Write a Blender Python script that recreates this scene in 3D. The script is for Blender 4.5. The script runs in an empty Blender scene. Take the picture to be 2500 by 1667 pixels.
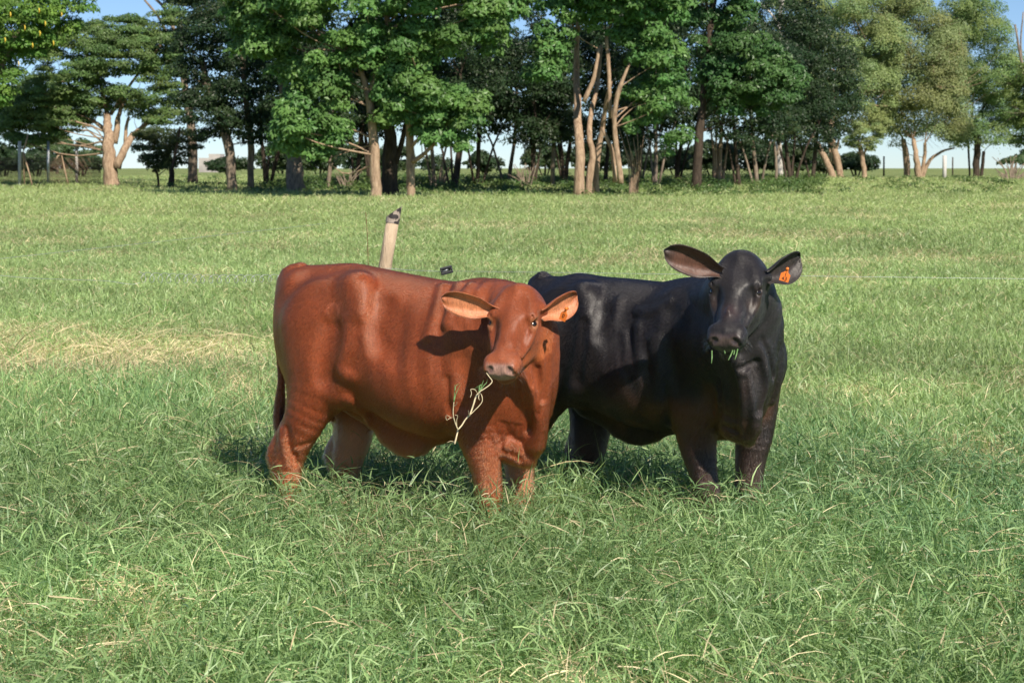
import bpy, math, random
import numpy as np
from mathutils import Vector, Matrix
S = bpy.context.scene
# ------------------------------------------------------------------ camera
CAM_H = 1.62; FPX = 4500.0; PITCH = math.atan((833.5-411)/FPX)
cd = bpy.data.cameras.new('camera'); cam = bpy.data.objects.new('camera', cd); S.collection.objects.link(cam)
cam.location = (0, 0, CAM_H); cam.rotation_euler = (math.pi/2-PITCH, 0, 0)
cd.sensor_width = 36; cd.lens = 36*FPX/2500; cd.clip_start = 0.1; cd.clip_end = 20000
cd.dof.use_dof = True; cd.dof.focus_distance = 7.9; cd.dof.aperture_fstop = 9.5
S.camera = cam
# ------------------------------------------------------------------ light
SUN_EL = math.radians(40); SUN_AZ = math.radians(27)      # azimuth: to the right of straight behind the camera
W = bpy.data.worlds.new("World"); S.world = W; W.use_nodes = True
nt = W.node_tree; bg = nt.nodes['Background']
sky = nt.nodes.new('ShaderNodeTexSky'); sky.sky_type = 'NISHITA'; sky.sun_disc = False
sky.sun_elevation = SUN_EL; sky.sun_rotation = math.pi - SUN_AZ
sky.air_density = 0.65; sky.dust_density = 0.08; sky.ozone_density = 5.0
nt.links.new(sky.outputs[0], bg.inputs[0]); bg.inputs[1].default_value = 0.08
sl = bpy.data.lights.new('sun', 'SUN'); sl.energy = 4.6; sl.angle = math.radians(0.55); sl.color = (1, 0.91, 0.78)
sun = bpy.data.objects.new('sun', sl); S.collection.objects.link(sun)
sd = Vector((math.sin(SUN_AZ)*math.cos(SUN_EL), -math.cos(SUN_AZ)*math.cos(SUN_EL), math.sin(SUN_EL)))
sun.rotation_euler = sd.to_track_quat('Z', 'Y').to_euler(); sun.location = (6, -8, 9)
S.view_settings.view_transform = 'Standard'; S.view_settings.look = 'None'
S.view_settings.exposure = 0.5; S.view_settings.gamma = 1
try:
    S.cycles.max_bounces = 6; S.cycles.transparent_max_bounces = 8; S.cycles.use_denoising = True
except Exception: pass

# ------------------------------------------------------------------ helpers
def ray(px, py):
    x = (px-1250)/FPX; y = (833.5-py)/FPX
    c, s = math.cos(PITCH), math.sin(PITCH)
    return np.array([x, c+y*s, -s+y*c])
def at(px, py, Y):
    d = ray(px, py); return np.array([0, 0, CAM_H])+d*(Y/d[1])
def sstep(x, a, b):
    t = np.clip((np.asarray(x, float)-a)/(b-a), 0, 1); return t*t*(3-2*t)
def ground_z(x, y):
    y = np.asarray(y, float); x = np.asarray(x, float)
    z = 0.45*sstep(y, 16, 62)+0.42*sstep(y, 60, 130)
    return z+0.02*np.sin(x*0.9+y*0.37)*sstep(y, 3, 12)+0.05*np.sin(x*0.21+1.3+y*0.13)*sstep(y, 14, 40)
def link(o, parent=None):
    S.collection.objects.link(o)
    if parent is not None: o.parent = parent
    return o
def tag(o, label=None, cat=None, group=None, kind=None):
    if label: o['label'] = label
    if cat: o['category'] = cat
    if group: o['group'] = group
    if kind: o['kind'] = kind
    return o
def fast_mesh(name, V, loops, starts, totals, mats=(), smooth=True):
    me = bpy.data.meshes.new(name)
    V = np.ascontiguousarray(V, np.float32); loops = np.ascontiguousarray(loops, np.int32)
    me.vertices.add(len(V)); me.vertices.foreach_set('co', V.ravel())
    me.loops.add(len(loops)); me.loops.foreach_set('vertex_index', loops)
    me.polygons.add(len(starts)); me.polygons.foreach_set('loop_start', np.ascontiguousarray(starts, np.int32))
    me.polygons.foreach_set('loop_total', np.ascontiguousarray(totals, np.int32))
    me.polygons.foreach_set('use_smooth', np.full(len(starts), smooth, bool))
    me.update(calc_edges=True); 
    for m in mats: me.materials.append(m)
    return me
def quads_mesh(name, V, Q, mats=(), smooth=True):
    Q = np.asarray(Q); n = len(Q)
    return fast_mesh(name, V, Q.ravel(), np.arange(n)*4, np.full(n, 4), mats, smooth)
def poly_mesh(name, V, F, mats=(), smooth=True):
    me = bpy.data.meshes.new(name); me.from_pydata([tuple(v) for v in V], [], F)
    for p in me.polygons: p.use_smooth = smooth
    for m in mats: me.materials.append(m)
    return me
def set_color(me, name, C):
    a = me.color_attributes.new(name, 'FLOAT_COLOR', 'POINT')
    C = np.asarray(C, np.float32)
    if C.shape[1] == 3: C = np.concatenate([C, np.ones((len(C), 1), np.float32)], 1)
    a.data.foreach_set('color', np.ascontiguousarray(C, np.float32).ravel())
class Geo:
    """collects tubes and plates for one mesh"""
    def __init__(s): s.V = []; s.F = []
    def tube(s, pts, rad, n=8, seed=0, rough=0.0, cap=True):
        pts = [np.array(p, float) for p in pts]; k0 = len(s.V)
        rad = list(rad) if hasattr(rad, '__len__') else [rad]*len(pts)
        rng = np.random.default_rng(seed); ref = None
        for i, p in enumerate(pts):
            t = pts[min(i+1, len(pts)-1)]-pts[max(i-1, 0)]; t = t/(np.linalg.norm(t)+1e-9)
            if ref is None: ref = np.cross(t, [0.31, 0.9, 0.2]) if abs(t[2]) > .5 else np.cross(t, [0, 0, 1.])
            a = ref-t*np.dot(ref, t); a /= np.linalg.norm(a)+1e-9; ref = a; b = np.cross(t, a)
            for j in range(n):
                th = 2*math.pi*j/n; r = rad[i]*(1+rough*rng.normal())
                s.V.append(p+(a*math.cos(th)+b*math.sin(th))*r)
        for i in range(len(pts)-1):
            for j in range(n):
                s.F.append((k0+i*n+j, k0+i*n+(j+1) % n, k0+(i+1)*n+(j+1) % n, k0+(i+1)*n+j))
        if cap:
            s.F.append(tuple(k0+j for j in reversed(range(n)))); e = k0+(len(pts)-1)*n
            s.F.append(tuple(e+j for j in range(n)))
    def face(s, pts):
        k = len(s.V); s.V += [np.array(p, float) for p in pts]; s.F.append(tuple(range(k, k+len(pts))))
    def plate(s, outline, off):
        """closed plate: outline (list of points) extruded by vector off"""
        k = len(s.V); n = len(outline); off = np.array(off)
        s.V += [np.array(p, float) for p in outline]+[np.array(p, float)+off for p in outline]
        s.F.append(tuple(range(k, k+n))); s.F.append(tuple(reversed(range(k+n, k+2*n))))
        for i in range(n): s.F.append((k+i, k+n+i, k+n+(i+1) % n, k+(i+1) % n))
    def build(s, name, mat, parent=None, smooth=True, origin=None):
        V = np.array(s.V); 
        if origin is not None: V = V-np.array(origin)
        o = link(bpy.data.objects.new(name, poly_mesh(name, V, s.F, [mat], smooth)), parent)
        if origin is not None: o.location = tuple(origin)
        return o
def resample(pts, n):
    pts = np.array(pts, float); d = np.r_[0, np.cumsum(np.linalg.norm(np.diff(pts[:, :3], axis=0), axis=1))]
    t = np.linspace(0, d[-1], n)
    return cr(d, pts, t)
def cr(x, P, t):
    """Catmull-Rom through (x, P) rows evaluated at t"""
    x = np.array(x, float); P = np.array(P, float)
    if P.ndim == 1: return cr(x, P[:, None], t)[:, 0]
    m = np.zeros_like(P); m[1:-1] = (P[2:]-P[:-2])/(x[2:]-x[:-2])[:, None]
    m[0] = (P[1]-P[0])/(x[1]-x[0]); m[-1] = (P[-1]-P[-2])/(x[-1]-x[-2])
    t = np.asarray(t, float); i = np.clip(np.searchsorted(x, t)-1, 0, len(x)-2); h = (x[i+1]-x[i])
    u = np.clip((t-x[i])/h, 0, 1)[..., None]; h = h[..., None]
    return (2*u**3-3*u**2+1)*P[i]+(u**3-2*u**2+u)*h*m[i]+(-2*u**3+3*u**2)*P[i+1]+(u**3-u**2)*h*m[i+1]
# value noise for numpy
def vnoise(P, scale, seed=0):
    P = np.asarray(P, float)*scale; I = np.floor(P).astype(np.int64); f = P-I; f = f*f*(3-2*f); out = 0
    D = P.shape[-1]
    for c in range(2**D):
        w = 1; hsh = np.full(P.shape[:-1], seed*7919+13, np.int64)
        for k in range(D):
            b = (c >> k) & 1; w = w*(f[..., k] if b else 1-f[..., k])
            hsh = (hsh*1103515245+(I[..., k]+b)*(374761393+668265263*k)+12345) & 0x7fffffff
            hsh = (hsh ^ (hsh >> 13))*1274126177 & 0x7fffffff
        out = out+w*((hsh & 0xffff)/65535.0)
    return out
def mat(name):
    m = bpy.data.materials.new(name); m.use_nodes = True; return m, m.node_tree, m.node_tree.nodes['Principled BSDF']
def simple(name, col, rough=0.6, spec=0.4, metal=0.0, nscale=0, namt=0.0, bump=0.0):
    m, t, b = mat(name); b.inputs['Base Color'].default_value = (*col, 1); b.inputs['Roughness'].default_value = rough
    b.inputs['Specular IOR Level'].default_value = spec; b.inputs['Metallic'].default_value = metal
    if nscale:
        n = t.nodes.new('ShaderNodeTexNoise'); n.inputs['Scale'].default_value = nscale; n.inputs['Detail'].default_value = 6
        tc = t.nodes.new('ShaderNodeTexCoord'); t.links.new(tc.outputs['Object'], n.inputs['Vector'])
        r = t.nodes.new('ShaderNodeMapRange'); r.inputs[1].default_value = .3; r.inputs[2].default_value = .7
        r.inputs[3].default_value = 1-namt; r.inputs[4].default_value = 1+namt; t.links.new(n.outputs['Fac'], r.inputs[0])
        v = t.nodes.new('ShaderNodeVectorMath'); v.operation = 'SCALE'; v.inputs[0].default_value = col
        t.links.new(r.outputs[0], v.inputs['Scale']); t.links.new(v.outputs[0], b.inputs['Base Color'])
        if bump:
            bm = t.nodes.new('ShaderNodeBump'); bm.inputs['Strength'].default_value = bump; bm.inputs['Distance'].default_value = .01
            t.links.new(n.outputs['Fac'], bm.inputs['Height']); t.links.new(bm.outputs[0], b.inputs['Normal'])
    return m
# ------------------------------------------------------------------ sculpting by signed distance
class Field:
    def __init__(s, lo, hi, h):
        s.lo = np.array(lo, float); s.h = h; s.n = np.ceil((np.array(hi)-s.lo)/h).astype(int)+1
        s.ax = [s.lo[i]+h*np.arange(s.n[i]) for i in range(3)]
        s.d = np.full(s.n, 0.3, np.float32)
    def _sub(s, lo, hi):
        a = np.clip(np.floor((np.array(lo)-s.lo)/s.h).astype(int), 0, s.n-1); b = np.clip(np.ceil((np.array(hi)-s.lo)/s.h).astype(int)+1, 1, s.n)
        sl = tuple(slice(a[i], b[i]) for i in range(3))
        X = s.ax[0][sl[0]][:, None, None]; Y = s.ax[1][sl[1]][None, :, None]; Z = s.ax[2][sl[2]][None, None, :]
        return sl, X, Y, Z
    def put(s, lo, hi, f, k, mode='u'):
        m = k+2*s.h+.015; lo = np.array(lo)-m; hi = np.array(hi)+m
        sl, X, Y, Z = s._sub(lo, hi)
        if s.d[sl].size == 0: return
        e = f(X, Y, Z).astype(np.float32); d = s.d[sl]
        if mode == 'u':
            h = np.maximum(k-np.abs(d-e), 0)/k; s.d[sl] = np.minimum(d, e)-h*h*k*.25
        else:
            e = -e; h = np.maximum(k-np.abs(d-e), 0)/k; s.d[sl] = np.maximum(d, e)+h*h*k*.25
    def ell(s, c, r, R=None, k=.04, mode='u'):
        c = np.array(c, float); r = np.array(r, float); R = np.eye(3) if R is None else np.array(R)
        ext = np.sqrt(((R.T*r)**2).sum(1))
        def f(X, Y, Z):
            x, y, z = X-c[0], Y-c[1], Z-c[2]; a = 0; b = 0
            for i in range(3):
                q = x*R[i, 0]+y*R[i, 1]+z*R[i, 2]; a = a+(q/r[i])**2; b = b+(q/r[i]**2)**2
            a = np.sqrt(a); return a*(a-1)/np.sqrt(b+1e-12)
        s.put(c-ext, c+ext, f, k, mode)
    def seg(s, a, b, ra, rb, k=.04, mode='u', sq=None):
        """tapered capsule; sq = (axis, factor): flattened along axis"""
        a = np.array(a, float); b = np.array(b, float); M = max(ra, rb)
        ab = b-a
        if sq is not None:
            ax = np.array(sq[0], float); ax /= np.linalg.norm(ax); g = 1/sq[1]-1
        def f(X, Y, Z):
            x, y, z = X-a[0], Y-a[1], Z-a[2]; v = ab
            if sq is not None:
                t = (x*ax[0]+y*ax[1]+z*ax[2])*g; x, y, z = x+t*ax[0], y+t*ax[1], z+t*ax[2]; v = ab+ax*np.dot(ab, ax)*g
            t = np.clip((x*v[0]+y*v[1]+z*v[2])/(v@v+1e-12), 0, 1)
            dd = np.sqrt((x-t*v[0])**2+(y-t*v[1])**2+(z-t*v[2])**2)-(ra+(rb-ra)*t)
            return dd if sq is None else dd*min(1, (1+sq[1])/2)
        s.put(np.minimum(a, b)-M, np.maximum(a, b)+M, f, k, mode)
    def chain(s, P, k=.04, sq=None, mode='u', sub=3):
        """P: rows x,y,z,r - one smoothed, tapering limb"""
        P = np.array(P, float); Q = resample(P, (len(P)-1)*sub+1) if len(P) > 2 else P
        if sq is not None: ax = np.array(sq[0], float); ax /= np.linalg.norm(ax); g = 1/sq[1]-1
        M = Q[:, 3].max()
        def f(X, Y, Z):
            out = None
            for i in range(len(Q)-1):
                a, b = Q[i, :3], Q[i+1, :3]; x, y, z = X-a[0], Y-a[1], Z-a[2]; v = b-a
                if sq is not None: t = (x*ax[0]+y*ax[1]+z*ax[2])*g; x, y, z = x+t*ax[0], y+t*ax[1], z+t*ax[2]; v = v+ax*np.dot(v, ax)*g
                t = np.clip((x*v[0]+y*v[1]+z*v[2])/(v@v+1e-12), 0, 1)
                d = np.sqrt((x-t*v[0])**2+(y-t*v[1])**2+(z-t*v[2])**2)-(Q[i, 3]+(Q[i+1, 3]-Q[i, 3])*t)
                out = d if out is None else np.minimum(out, d)
            return out if sq is None else out*min(1, (1+sq[1])/2)
        s.put(Q[:, :3].min(0)-M, Q[:, :3].max(0)+M, f, k, mode)
    def ripple(s, c, r, w, amp, ph=0.):
        """soft skin folds: a travelling wave with wave vector w (rad/m), fading out from c over radii r"""
        c = np.array(c, float); r = np.array(r, float)
        sl, X, Y, Z = s._sub(c-r*1.6, c+r*1.6)
        m = np.exp(-(((X-c[0])/r[0])**2+((Y-c[1])/r[1])**2+((Z-c[2])/r[2])**2)**1.3)
        wv = np.sin(w[0]*X+w[1]*Y+w[2]*Z+ph+.8*np.sin(9*Z+7*X)); s.d[sl] += (amp*m*np.sign(wv)*np.abs(wv)**1.3).astype(np.float32)
    def loft(s, st, n=2.3, k=.03):
        """st rows: s, ztop, zbot, halfwidth along local x"""
        st = np.array(st, float)
        xs = s.ax[0]; p = cr(st[:, 0], st[:, 1:], np.clip(xs, st[0, 0], st[-1, 0]))
        out = np.maximum(np.maximum(st[0, 0]-xs, xs-st[-1, 0]), 0)
        h = np.maximum((p[:, 0]-p[:, 1])/2, .005); zc = (p[:, 0]+p[:, 1])/2; w = np.maximum(p[:, 2], .005)
        X3 = lambda a: a[:, None, None]
        y = np.abs(s.ax[1])[None, :, None]; z = s.ax[2][None, None, :]-X3(zc)
        # fuller below the middle than above it
        wz = X3(w)*(1-.10*np.clip(z/X3(h), -1, 1)-.04*np.clip(z/X3(h), 0, 1)**2)
        q = ((y/wz)**n+(np.abs(z)/X3(h))**n)**(1/n)
        d = (q-1)*np.minimum(X3(w), X3(h))*.9+X3(out)
        k_ = k; e = d.astype(np.float32); hh = np.maximum(k_-np.abs(s.d-e), 0)/k_; s.d = np.minimum(s.d, e)-hh*hh*k_*.25
    def sample(s, P):
        q = (P-s.lo)/s.h; I = np.clip(np.floor(q).astype(int), 0, s.n-2); f = q-I; out = 0
        for c in range(8):
            b = [(c >> k) & 1 for k in range(3)]
            w = np.prod([f[:, k] if b[k] else 1-f[:, k] for k in range(3)], axis=0)
            out = out+w*s.d[I[:, 0]+b[0], I[:, 1]+b[1], I[:, 2]+b[2]]
        return out
    def mesh(s):
        d = s.d; n = s.n; m = n-1
        ins = d < 0
        cnt = np.zeros(m, np.int8)
        for c in range(8):
            b = [(c >> k) & 1 for k in range(3)]
            cnt += ins[b[0]:b[0]+m[0], b[1]:b[1]+m[1], b[2]:b[2]+m[2]]
        act = (cnt > 0) & (cnt < 8); idx = np.full(m, -1, np.int64); C = np.argwhere(act); idx[act] = np.arange(len(C))
        acc = np.zeros((len(C), 3)); num = np.zeros(len(C))
        for a in range(3):
            o1, o2 = [k for k in range(3) if k != a]
            for u in (0, 1):
                for v in (0, 1):
                    A = C.copy(); A[:, o1] += u; A[:, o2] += v; B = A.copy(); B[:, a] += 1
                    da = d[A[:, 0], A[:, 1], A[:, 2]]; db = d[B[:, 0], B[:, 1], B[:, 2]]; x = (da < 0) != (db < 0)
                    t = np.where(x, da/np.where(x, da-db, 1), 0); p = A.astype(float); p[:, a] += t
                    acc[x] += p[x]; num[x] += 1
        V = acc/num[:, None]*s.h+s.lo
        Q = []
        for a in range(3):
            o1, o2 = [(1, 2), (2, 0), (0, 1)][a]
            lo = [0, 0, 0]; sa = [slice(0, n[k]) for k in range(3)]; sb = list(sa); sa[a] = slice(0, n[a]-1); sb[a] = slice(1, n[a])
            A = ins[tuple(sa)]; B = ins[tuple(sb)]; E = np.argwhere(A != B)
            ok = (E[:, o1] > 0) & (E[:, o2] > 0) & (E[:, o1] < m[o1]) & (E[:, o2] < m[o2]); E = E[ok]
            fl = A[E[:, 0], E[:, 1], E[:, 2]]
            def g(u, v):
                T = E.copy(); T[:, o1] -= u; T[:, o2] -= v; return idx[T[:, 0], T[:, 1], T[:, 2]]
            q = np.stack([g(0, 0), g(1, 0), g(1, 1), g(0, 1)], 1); q[~fl] = q[~fl][:, ::-1]
            Q.append(q)
        Q = np.concatenate(Q); Q = Q[(Q >= 0).all(1)]
        for _ in range(2):
            e = s.h*.5; d0 = s.sample(V); G = np.stack([(s.sample(V+np.eye(3)[i]*e)-s.sample(V-np.eye(3)[i]*e))/(2*e) for i in range(3)], 1)
            V = V-G*np.clip(d0/((G*G).sum(1)+1e-6), -s.h, s.h)[:, None]*.8
        return V, Q
# ------------------------------------------------------------------ coat materials
def coat_material(name, rough, spec, sheen, tint):
    m, t, b = mat(name); N = t.nodes; L = t.links
    a = N.new('ShaderNodeVertexColor'); a.layer_name = 'Coat'
    w = N.new('ShaderNodeVertexColor'); w.layer_name = 'Wet'
    tc = N.new('ShaderNodeTexCoord')
    mp = N.new('ShaderNodeMapping'); mp.inputs['Scale'].default_value = (1.3, 1.3, .28); L.new(tc.outputs['Object'], mp.inputs[0])
    n1 = N.new('ShaderNodeTexNoise'); n1.inputs['Scale'].default_value = 190; n1.inputs['Detail'].default_value = 4; L.new(mp.outputs[0], n1.inputs['Vector'])
    n2 = N.new('ShaderNodeTexNoise'); n2.inputs['Scale'].default_value = 9; n2.inputs['Detail'].default_value = 5; n2.inputs['Roughness'].default_value = .6; L.new(tc.outputs['Object'], n2.inputs['Vector'])
    r1 = N.new('ShaderNodeMapRange'); r1.inputs[1].default_value = .3; r1.inputs[2].default_value = .7; r1.inputs[3].default_value = .72; r1.inputs[4].default_value = 1.3; L.new(n1.outputs['Fac'], r1.inputs[0])
    r2 = N.new('ShaderNodeMapRange'); r2.inputs[1].default_value = .3; r2.inputs[2].default_value = .7; r2.inputs[3].default_value = .82; r2.inputs[4].default_value = 1.18; L.new(n2.outputs['Fac'], r2.inputs[0])
    mu = N.new('ShaderNodeMath'); mu.operation = 'MULTIPLY'; L.new(r1.outputs[0], mu.inputs[0]); L.new(r2.outputs[0], mu.inputs[1])
    v = N.new('ShaderNodeVectorMath'); v.operation = 'SCALE'; L.new(a.outputs[0], v.inputs[0]); L.new(mu.outputs[0], v.inputs['Scale'])
    L.new(v.outputs[0], b.inputs['Base Color'])
    mr = N.new('ShaderNodeMapRange'); mr.inputs[3].default_value = rough; mr.inputs[4].default_value = .22; L.new(w.outputs[0], mr.inputs[0])
    L.new(mr.outputs[0], b.inputs['Roughness'])
    b.inputs['Specular IOR Level'].default_value = spec; b.inputs['Sheen Weight'].default_value = sheen
    b.inputs['Sheen Roughness'].default_value = .6; b.inputs['Sheen Tint'].default_value = (*tint, 1)
    n3 = N.new('ShaderNodeTexNoise'); n3.inputs['Scale'].default_value = 28; n3.inputs['Detail'].default_value = 3
    mp3 = N.new('ShaderNodeMapping'); mp3.inputs['Scale'].default_value = (1.6, 1.2, .5); L.new(tc.outputs['Object'], mp3.inputs[0]); L.new(mp3.outputs[0], n3.inputs['Vector'])
    b1 = N.new('ShaderNodeBump'); b1.inputs['Strength'].default_value = .25; b1.inputs['Distance'].default_value = .012; L.new(n3.outputs['Fac'], b1.inputs['Height'])
    b2 = N.new('ShaderNodeBump'); b2.inputs['Strength'].default_value = .3; b2.inputs['Distance'].default_value = .002; L.new(n1.outputs['Fac'], b2.inputs['Height']); L.new(b1.outputs[0], b2.inputs['Normal'])
    L.new(b2.outputs[0], b.inputs['Normal'])
    return m
EYE = simple('eye_dark', (.012, .008, .006), .08, .6)
TAG = simple('tag_orange', (.85, .20, .03), .45, .4, 0, 60, .12)
INK = simple('tag_ink', (.05, .02, .01), .6)

def ear(base, tip, n, W, nl=20, nw=14, a0=2.3, a1=1.0, a2=.55, th=.0035):
    """leaf-shaped cupped ear, open towards n; returns verts, quads, inner flag"""
    base = np.array(base, float); tip = np.array(tip, float); ax = tip-base; Ln = np.linalg.norm(ax); ax /= Ln
    n = np.array(n, float); n = n-ax*(n@ax); n /= np.linalg.norm(n); lat = np.cross(ax, n)
    V = []; inn = []; rim = []; lng = []
    for side in (1, -1):
        for i in range(nl+1):
            t = i/nl; tt = t
            hw = W*(.60+.40*float(sstep(t, 0, .5))) if t < .5 else W*math.sqrt(max(1-((t-.5)/.5)**2.3, 0))
            hw = max(hw, W*.04)
            al = a0+(a1-a0)*float(sstep(t, 0, .4)) if t < .4 else a1+(a2-a1)*float(sstep(t, .4, 1)); R = hw/al*1.12
            for j in range(nw+1):
                ph = al*(2*j/nw-1); nn = -n*math.cos(ph)+lat*math.sin(ph)*1
                edge = abs(2*j/nw-1)**3; tk = th*(1-.75*max(edge, t**6))
                wob = .004*math.sin(7*ph+3*t)*t*(side > 0)
                c = base+ax*(Ln*(t-.08*(1-t)))+n*R
                p = c+(-n*math.cos(ph)+lat*math.sin(ph))*R - nn*tk*side+n*wob
                p = p-n*.02*t*t
                V.append(p); inn.append(1.0 if side > 0 else 0.0); rim.append(max(abs(2*j/nw-1), t)); lng.append(t)
    Q = []; m = nw+1; off = (nl+1)*m
    for i in range(nl):
        for j in range(nw):
            a = i*m+j; Q.append((a, a+1, a+m+1, a+m)); b = off+a; Q.append((b, b+m, b+m+1, b+1))
        a = i*m; Q.append((a, a+m, off+a+m, off+a)); a = i*m+nw; Q.append((a+m, a, off+a, off+a+m))
    for j in range(nw):
        a = nl*m+j; Q.append((a, a+1, off+a+1, off+a))
    return np.array(V), np.array(Q), np.array(inn), np.array(rim), np.array(lng)

def make_calf(sp):
    th = math.radians(sp['yaw']); f = np.array([math.cos(th), -math.sin(th), 0]); l = np.array([math.sin(th), math.cos(th), 0]); up = np.array([0, 0, 1.])
    O = at(*sp['origin']); O[2] = 0
    M = np.stack([f, l, up])                                  # world -> local rows
    def loc(p): return M@(np.array(p)-O)
    def B(px, py, lat=0.0):                                   # the point of the vertical plane at side offset lat seen at a pixel
        d = ray(px, py); c = np.array([0, 0, CAM_H]); t = (lat-(c-O)@l)/(d@l); return loc(c+d*t)
    def Wd(px, py, Y): return loc(at(px, py, Y))
    F = Field(sp['lo'], sp['hi'], sp.get('h', .0065))
    st = []
    for (px, top, bot, w) in sp['barrel']:
        a = B(px, top); b = B(px, bot); st.append((a[0], a[2], b[2], w))
    F.loft(st)
    def leg(rows, lat, k=.05, sq=None):
        P = [(*B(px, py, lat if len(r) == 0 else lat+r[0]), rr) for (px, py, rr, *r) in rows]
        F.chain(P, k, sq); return P
    sp['build'](F, B, Wd, leg, M)
    # head
    H = sp['head']; P0 = Wd(*H['poll']); P1 = Wd(*H['nose']); u = P1-P0; Lh = np.linalg.norm(u); u = u/Lh; sc = Lh/.45
    uw = M.T@u; wv = np.array([-uw[1], uw[0], 0]); wv = wv/np.linalg.norm(wv); wv = wv+up*H.get('roll', 0); w = M@wv; w = w-u*(w@u); w /= np.linalg.norm(w); v = np.cross(w, u)
    if (M.T@v)[1] > 0: v = -v
    R = np.stack([u, v, w]); 
    def h(a, b, c): return P0+(u*a+v*b+w*c)*sc
    def E(c, r, k=.03, mode='u', rot=0, rot2=0, rot3=0):
        RR = R
        if rot3: RR = np.array([[1, 0, 0], [0, math.cos(rot3), math.sin(rot3)], [0, -math.sin(rot3), math.cos(rot3)]])@RR
        if rot: RR = np.array([[math.cos(rot), math.sin(rot), 0], [-math.sin(rot), math.cos(rot), 0], [0, 0, 1]])@RR
        if rot2: RR = np.array([[math.cos(rot2), 0, math.sin(rot2)], [0, 1, 0], [-math.sin(rot2), 0, math.cos(rot2)]])@RR
        F.ell(h(*c), np.array(r)*sc, RR, k, mode)
    def C(rows, k=.03, mode='u', sq=None): F.chain([(*h(a, b, c), r*sc) for a, b, c, r in rows], k, sq, mode, sub=2)
    fw = H.get('fat', 1.0)
    E((.085, -.085, 0), (.10, .085, .098), .03)
    E((.022, -.055, 0), (.05, .05, .055), .06)
    E((.120, -.064, 0), (.105, .056, .096), .035)
    C([(.14, -.070, 0, .068), (.24, -.066, 0, .052), (.33, -.060, 0, .042), (.38, -.060, 0, .042)], .035, sq=(w, 1.1))
    E((.25, -.120, 0), (.14, .072, .058), .035)
    for s_ in (-1, 1):
        E((.16, -.145, s_*.055*fw), (.100, .080, .046), .03)               # cheek
        C([(.10, -.205, s_*.045, .042), (.19, -.205, s_*.04, .038), (.29, -.165, s_*.028, .032), (.37, -.138, s_*.018, .028)], .03)
        C([(.03, -.045, s_*.050, .020), (.09, -.030, s_*.074, .020), (.150, -.036, s_*.088, .022)], .03)     # ridge from the poll to the brow
        C([(.195, -.082, s_*.088, .018), (.25, -.100, s_*.070, .019), (.31, -.098, s_*.056, .016)], .022)    # cheek bone
        E((.385, -.070, s_*.046), (.046, .046, .036), .020)                # muzzle sides
        E((.420, -.056, s_*.046), (.026, .027, .027), .014)                # nostril wing
        E((.075, -.080, s_*.098), (.04, .036, .035), .035)                 # ear root
        E((.165, -.056, s_*.088), (.036, .028, .020), .012, rot3=-s_*.62)  # eye bulge
        E((.152, -.040, s_*.086), (.034, .011, .024), .010, rot3=-s_*.62)  # upper lid
        E((.188, -.064, s_*.090), (.030, .010, .018), .012, rot3=-s_*.62)  # lower lid
        E((.235, -.030, s_*.078), (.055, .030, .022), .035, 's', rot3=-s_*.5)   # hollow beside the nose bridge
        E((.115, -.082, s_*.128), (.025, .03, .022), .03, 's')             # temple
        E((.095, .016, s_*.032), (.05, .012, .018), .04, 's')              # forehead hollows
        E((.330, -.150, s_*.085), (.05, .03, .025), .03, 's')              # behind the mouth
    E((.390, -.078, 0), (.056, .050, .066), .026)
    E((.400, -.104, 0), (.038, .024, .060), .016)
    E((.372, -.146, 0), (.052, .028, .046), .016)                          # chin
    for s_ in (-1, 1):
        C([(.450, -.118, s_*.004, .0055), (.435, -.121, s_*.035, .0065), (.385, -.122, s_*.074, .0065), (.335, -.116, s_*.080, .004)], .008, 's')
        E((.440, -.046, s_*.046), (.023, .012, .016), .008, 's', rot=-.5, rot2=s_*.7)
        E((.443, -.068, s_*.058), (.016, .007, .008), .007, 's', rot=-.5)
        E((.166, -.046, s_*.108), (.0205, .0120, .022), .005, 's', rot3=-s_*.62)   # eye opening
        C([(.190, -.054, s_*.104, .0035), (.212, -.066, s_*.094, .003)], .007, 's')
        C([(.132, -.030, s_*.088, .003), (.152, -.022, s_*.092, .0035), (.18, -.030, s_*.094, .003)], .008, 's')
    C([(.46, -.075, 0, .004), (.46, -.100, 0, .004)], .008, 's')
    F.ripple(h(.06, 0, 0), (.09, .09, .07), (45, 60, 30), .0010)
    F.ripple(h(.30, -.06, 0), (.10, .09, .08), (50, 40, 60), .0016)
    if 'post' in sp: sp['post'](F, B, Wd, h, C, E)
    cl = loc(np.array([0, 0, CAM_H]))
    def T(px, py, out=0.0):                                   # first skin point met by the line of sight through a pixel
        d = M@ray(px, py); d /= np.linalg.norm(d); t = np.arange(6.6, 9.2, .004); P = cl+d*t[:, None]
        ok = np.all((P > F.lo+.01) & (P < F.lo+F.h*(F.n-2)), axis=1); P = P[ok]; t = t[ok]; v = F.sample(P); i = np.argmax(v < 0)
        return P[i]-d*out
    def crease(pts, r, depth=.35, k=.02):                     # a skin crease r metres wide
        F.chain([(*T(a, b, r*(1-depth)), r) for a, b in pts], k, None, 's')
    def ridge(pts, r, lift=.4, k=.03):
        F.chain([(*T(a, b, -r*(1-lift)), r) for a, b in pts], k)
    for kind, pts, r, dp, kk in sp.get('relief', ()):
        (crease if kind == 'c' else ridge)(pts, r, dp*(.55 if r > .013 else .9), kk)
    V, Q = F.mesh()
    # colour
    q = V-P0; hu = (q@u)/sc; hv = (q@v)/sc; hw = (q@w)/sc
    ishead = (hu > -.05) & (hu < .5) & (np.abs(hw) < .14) & (hv > -.24) & (hv < .08)
    col = sp['colour'](V, hu, hv, hw, ishead, B)
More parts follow.
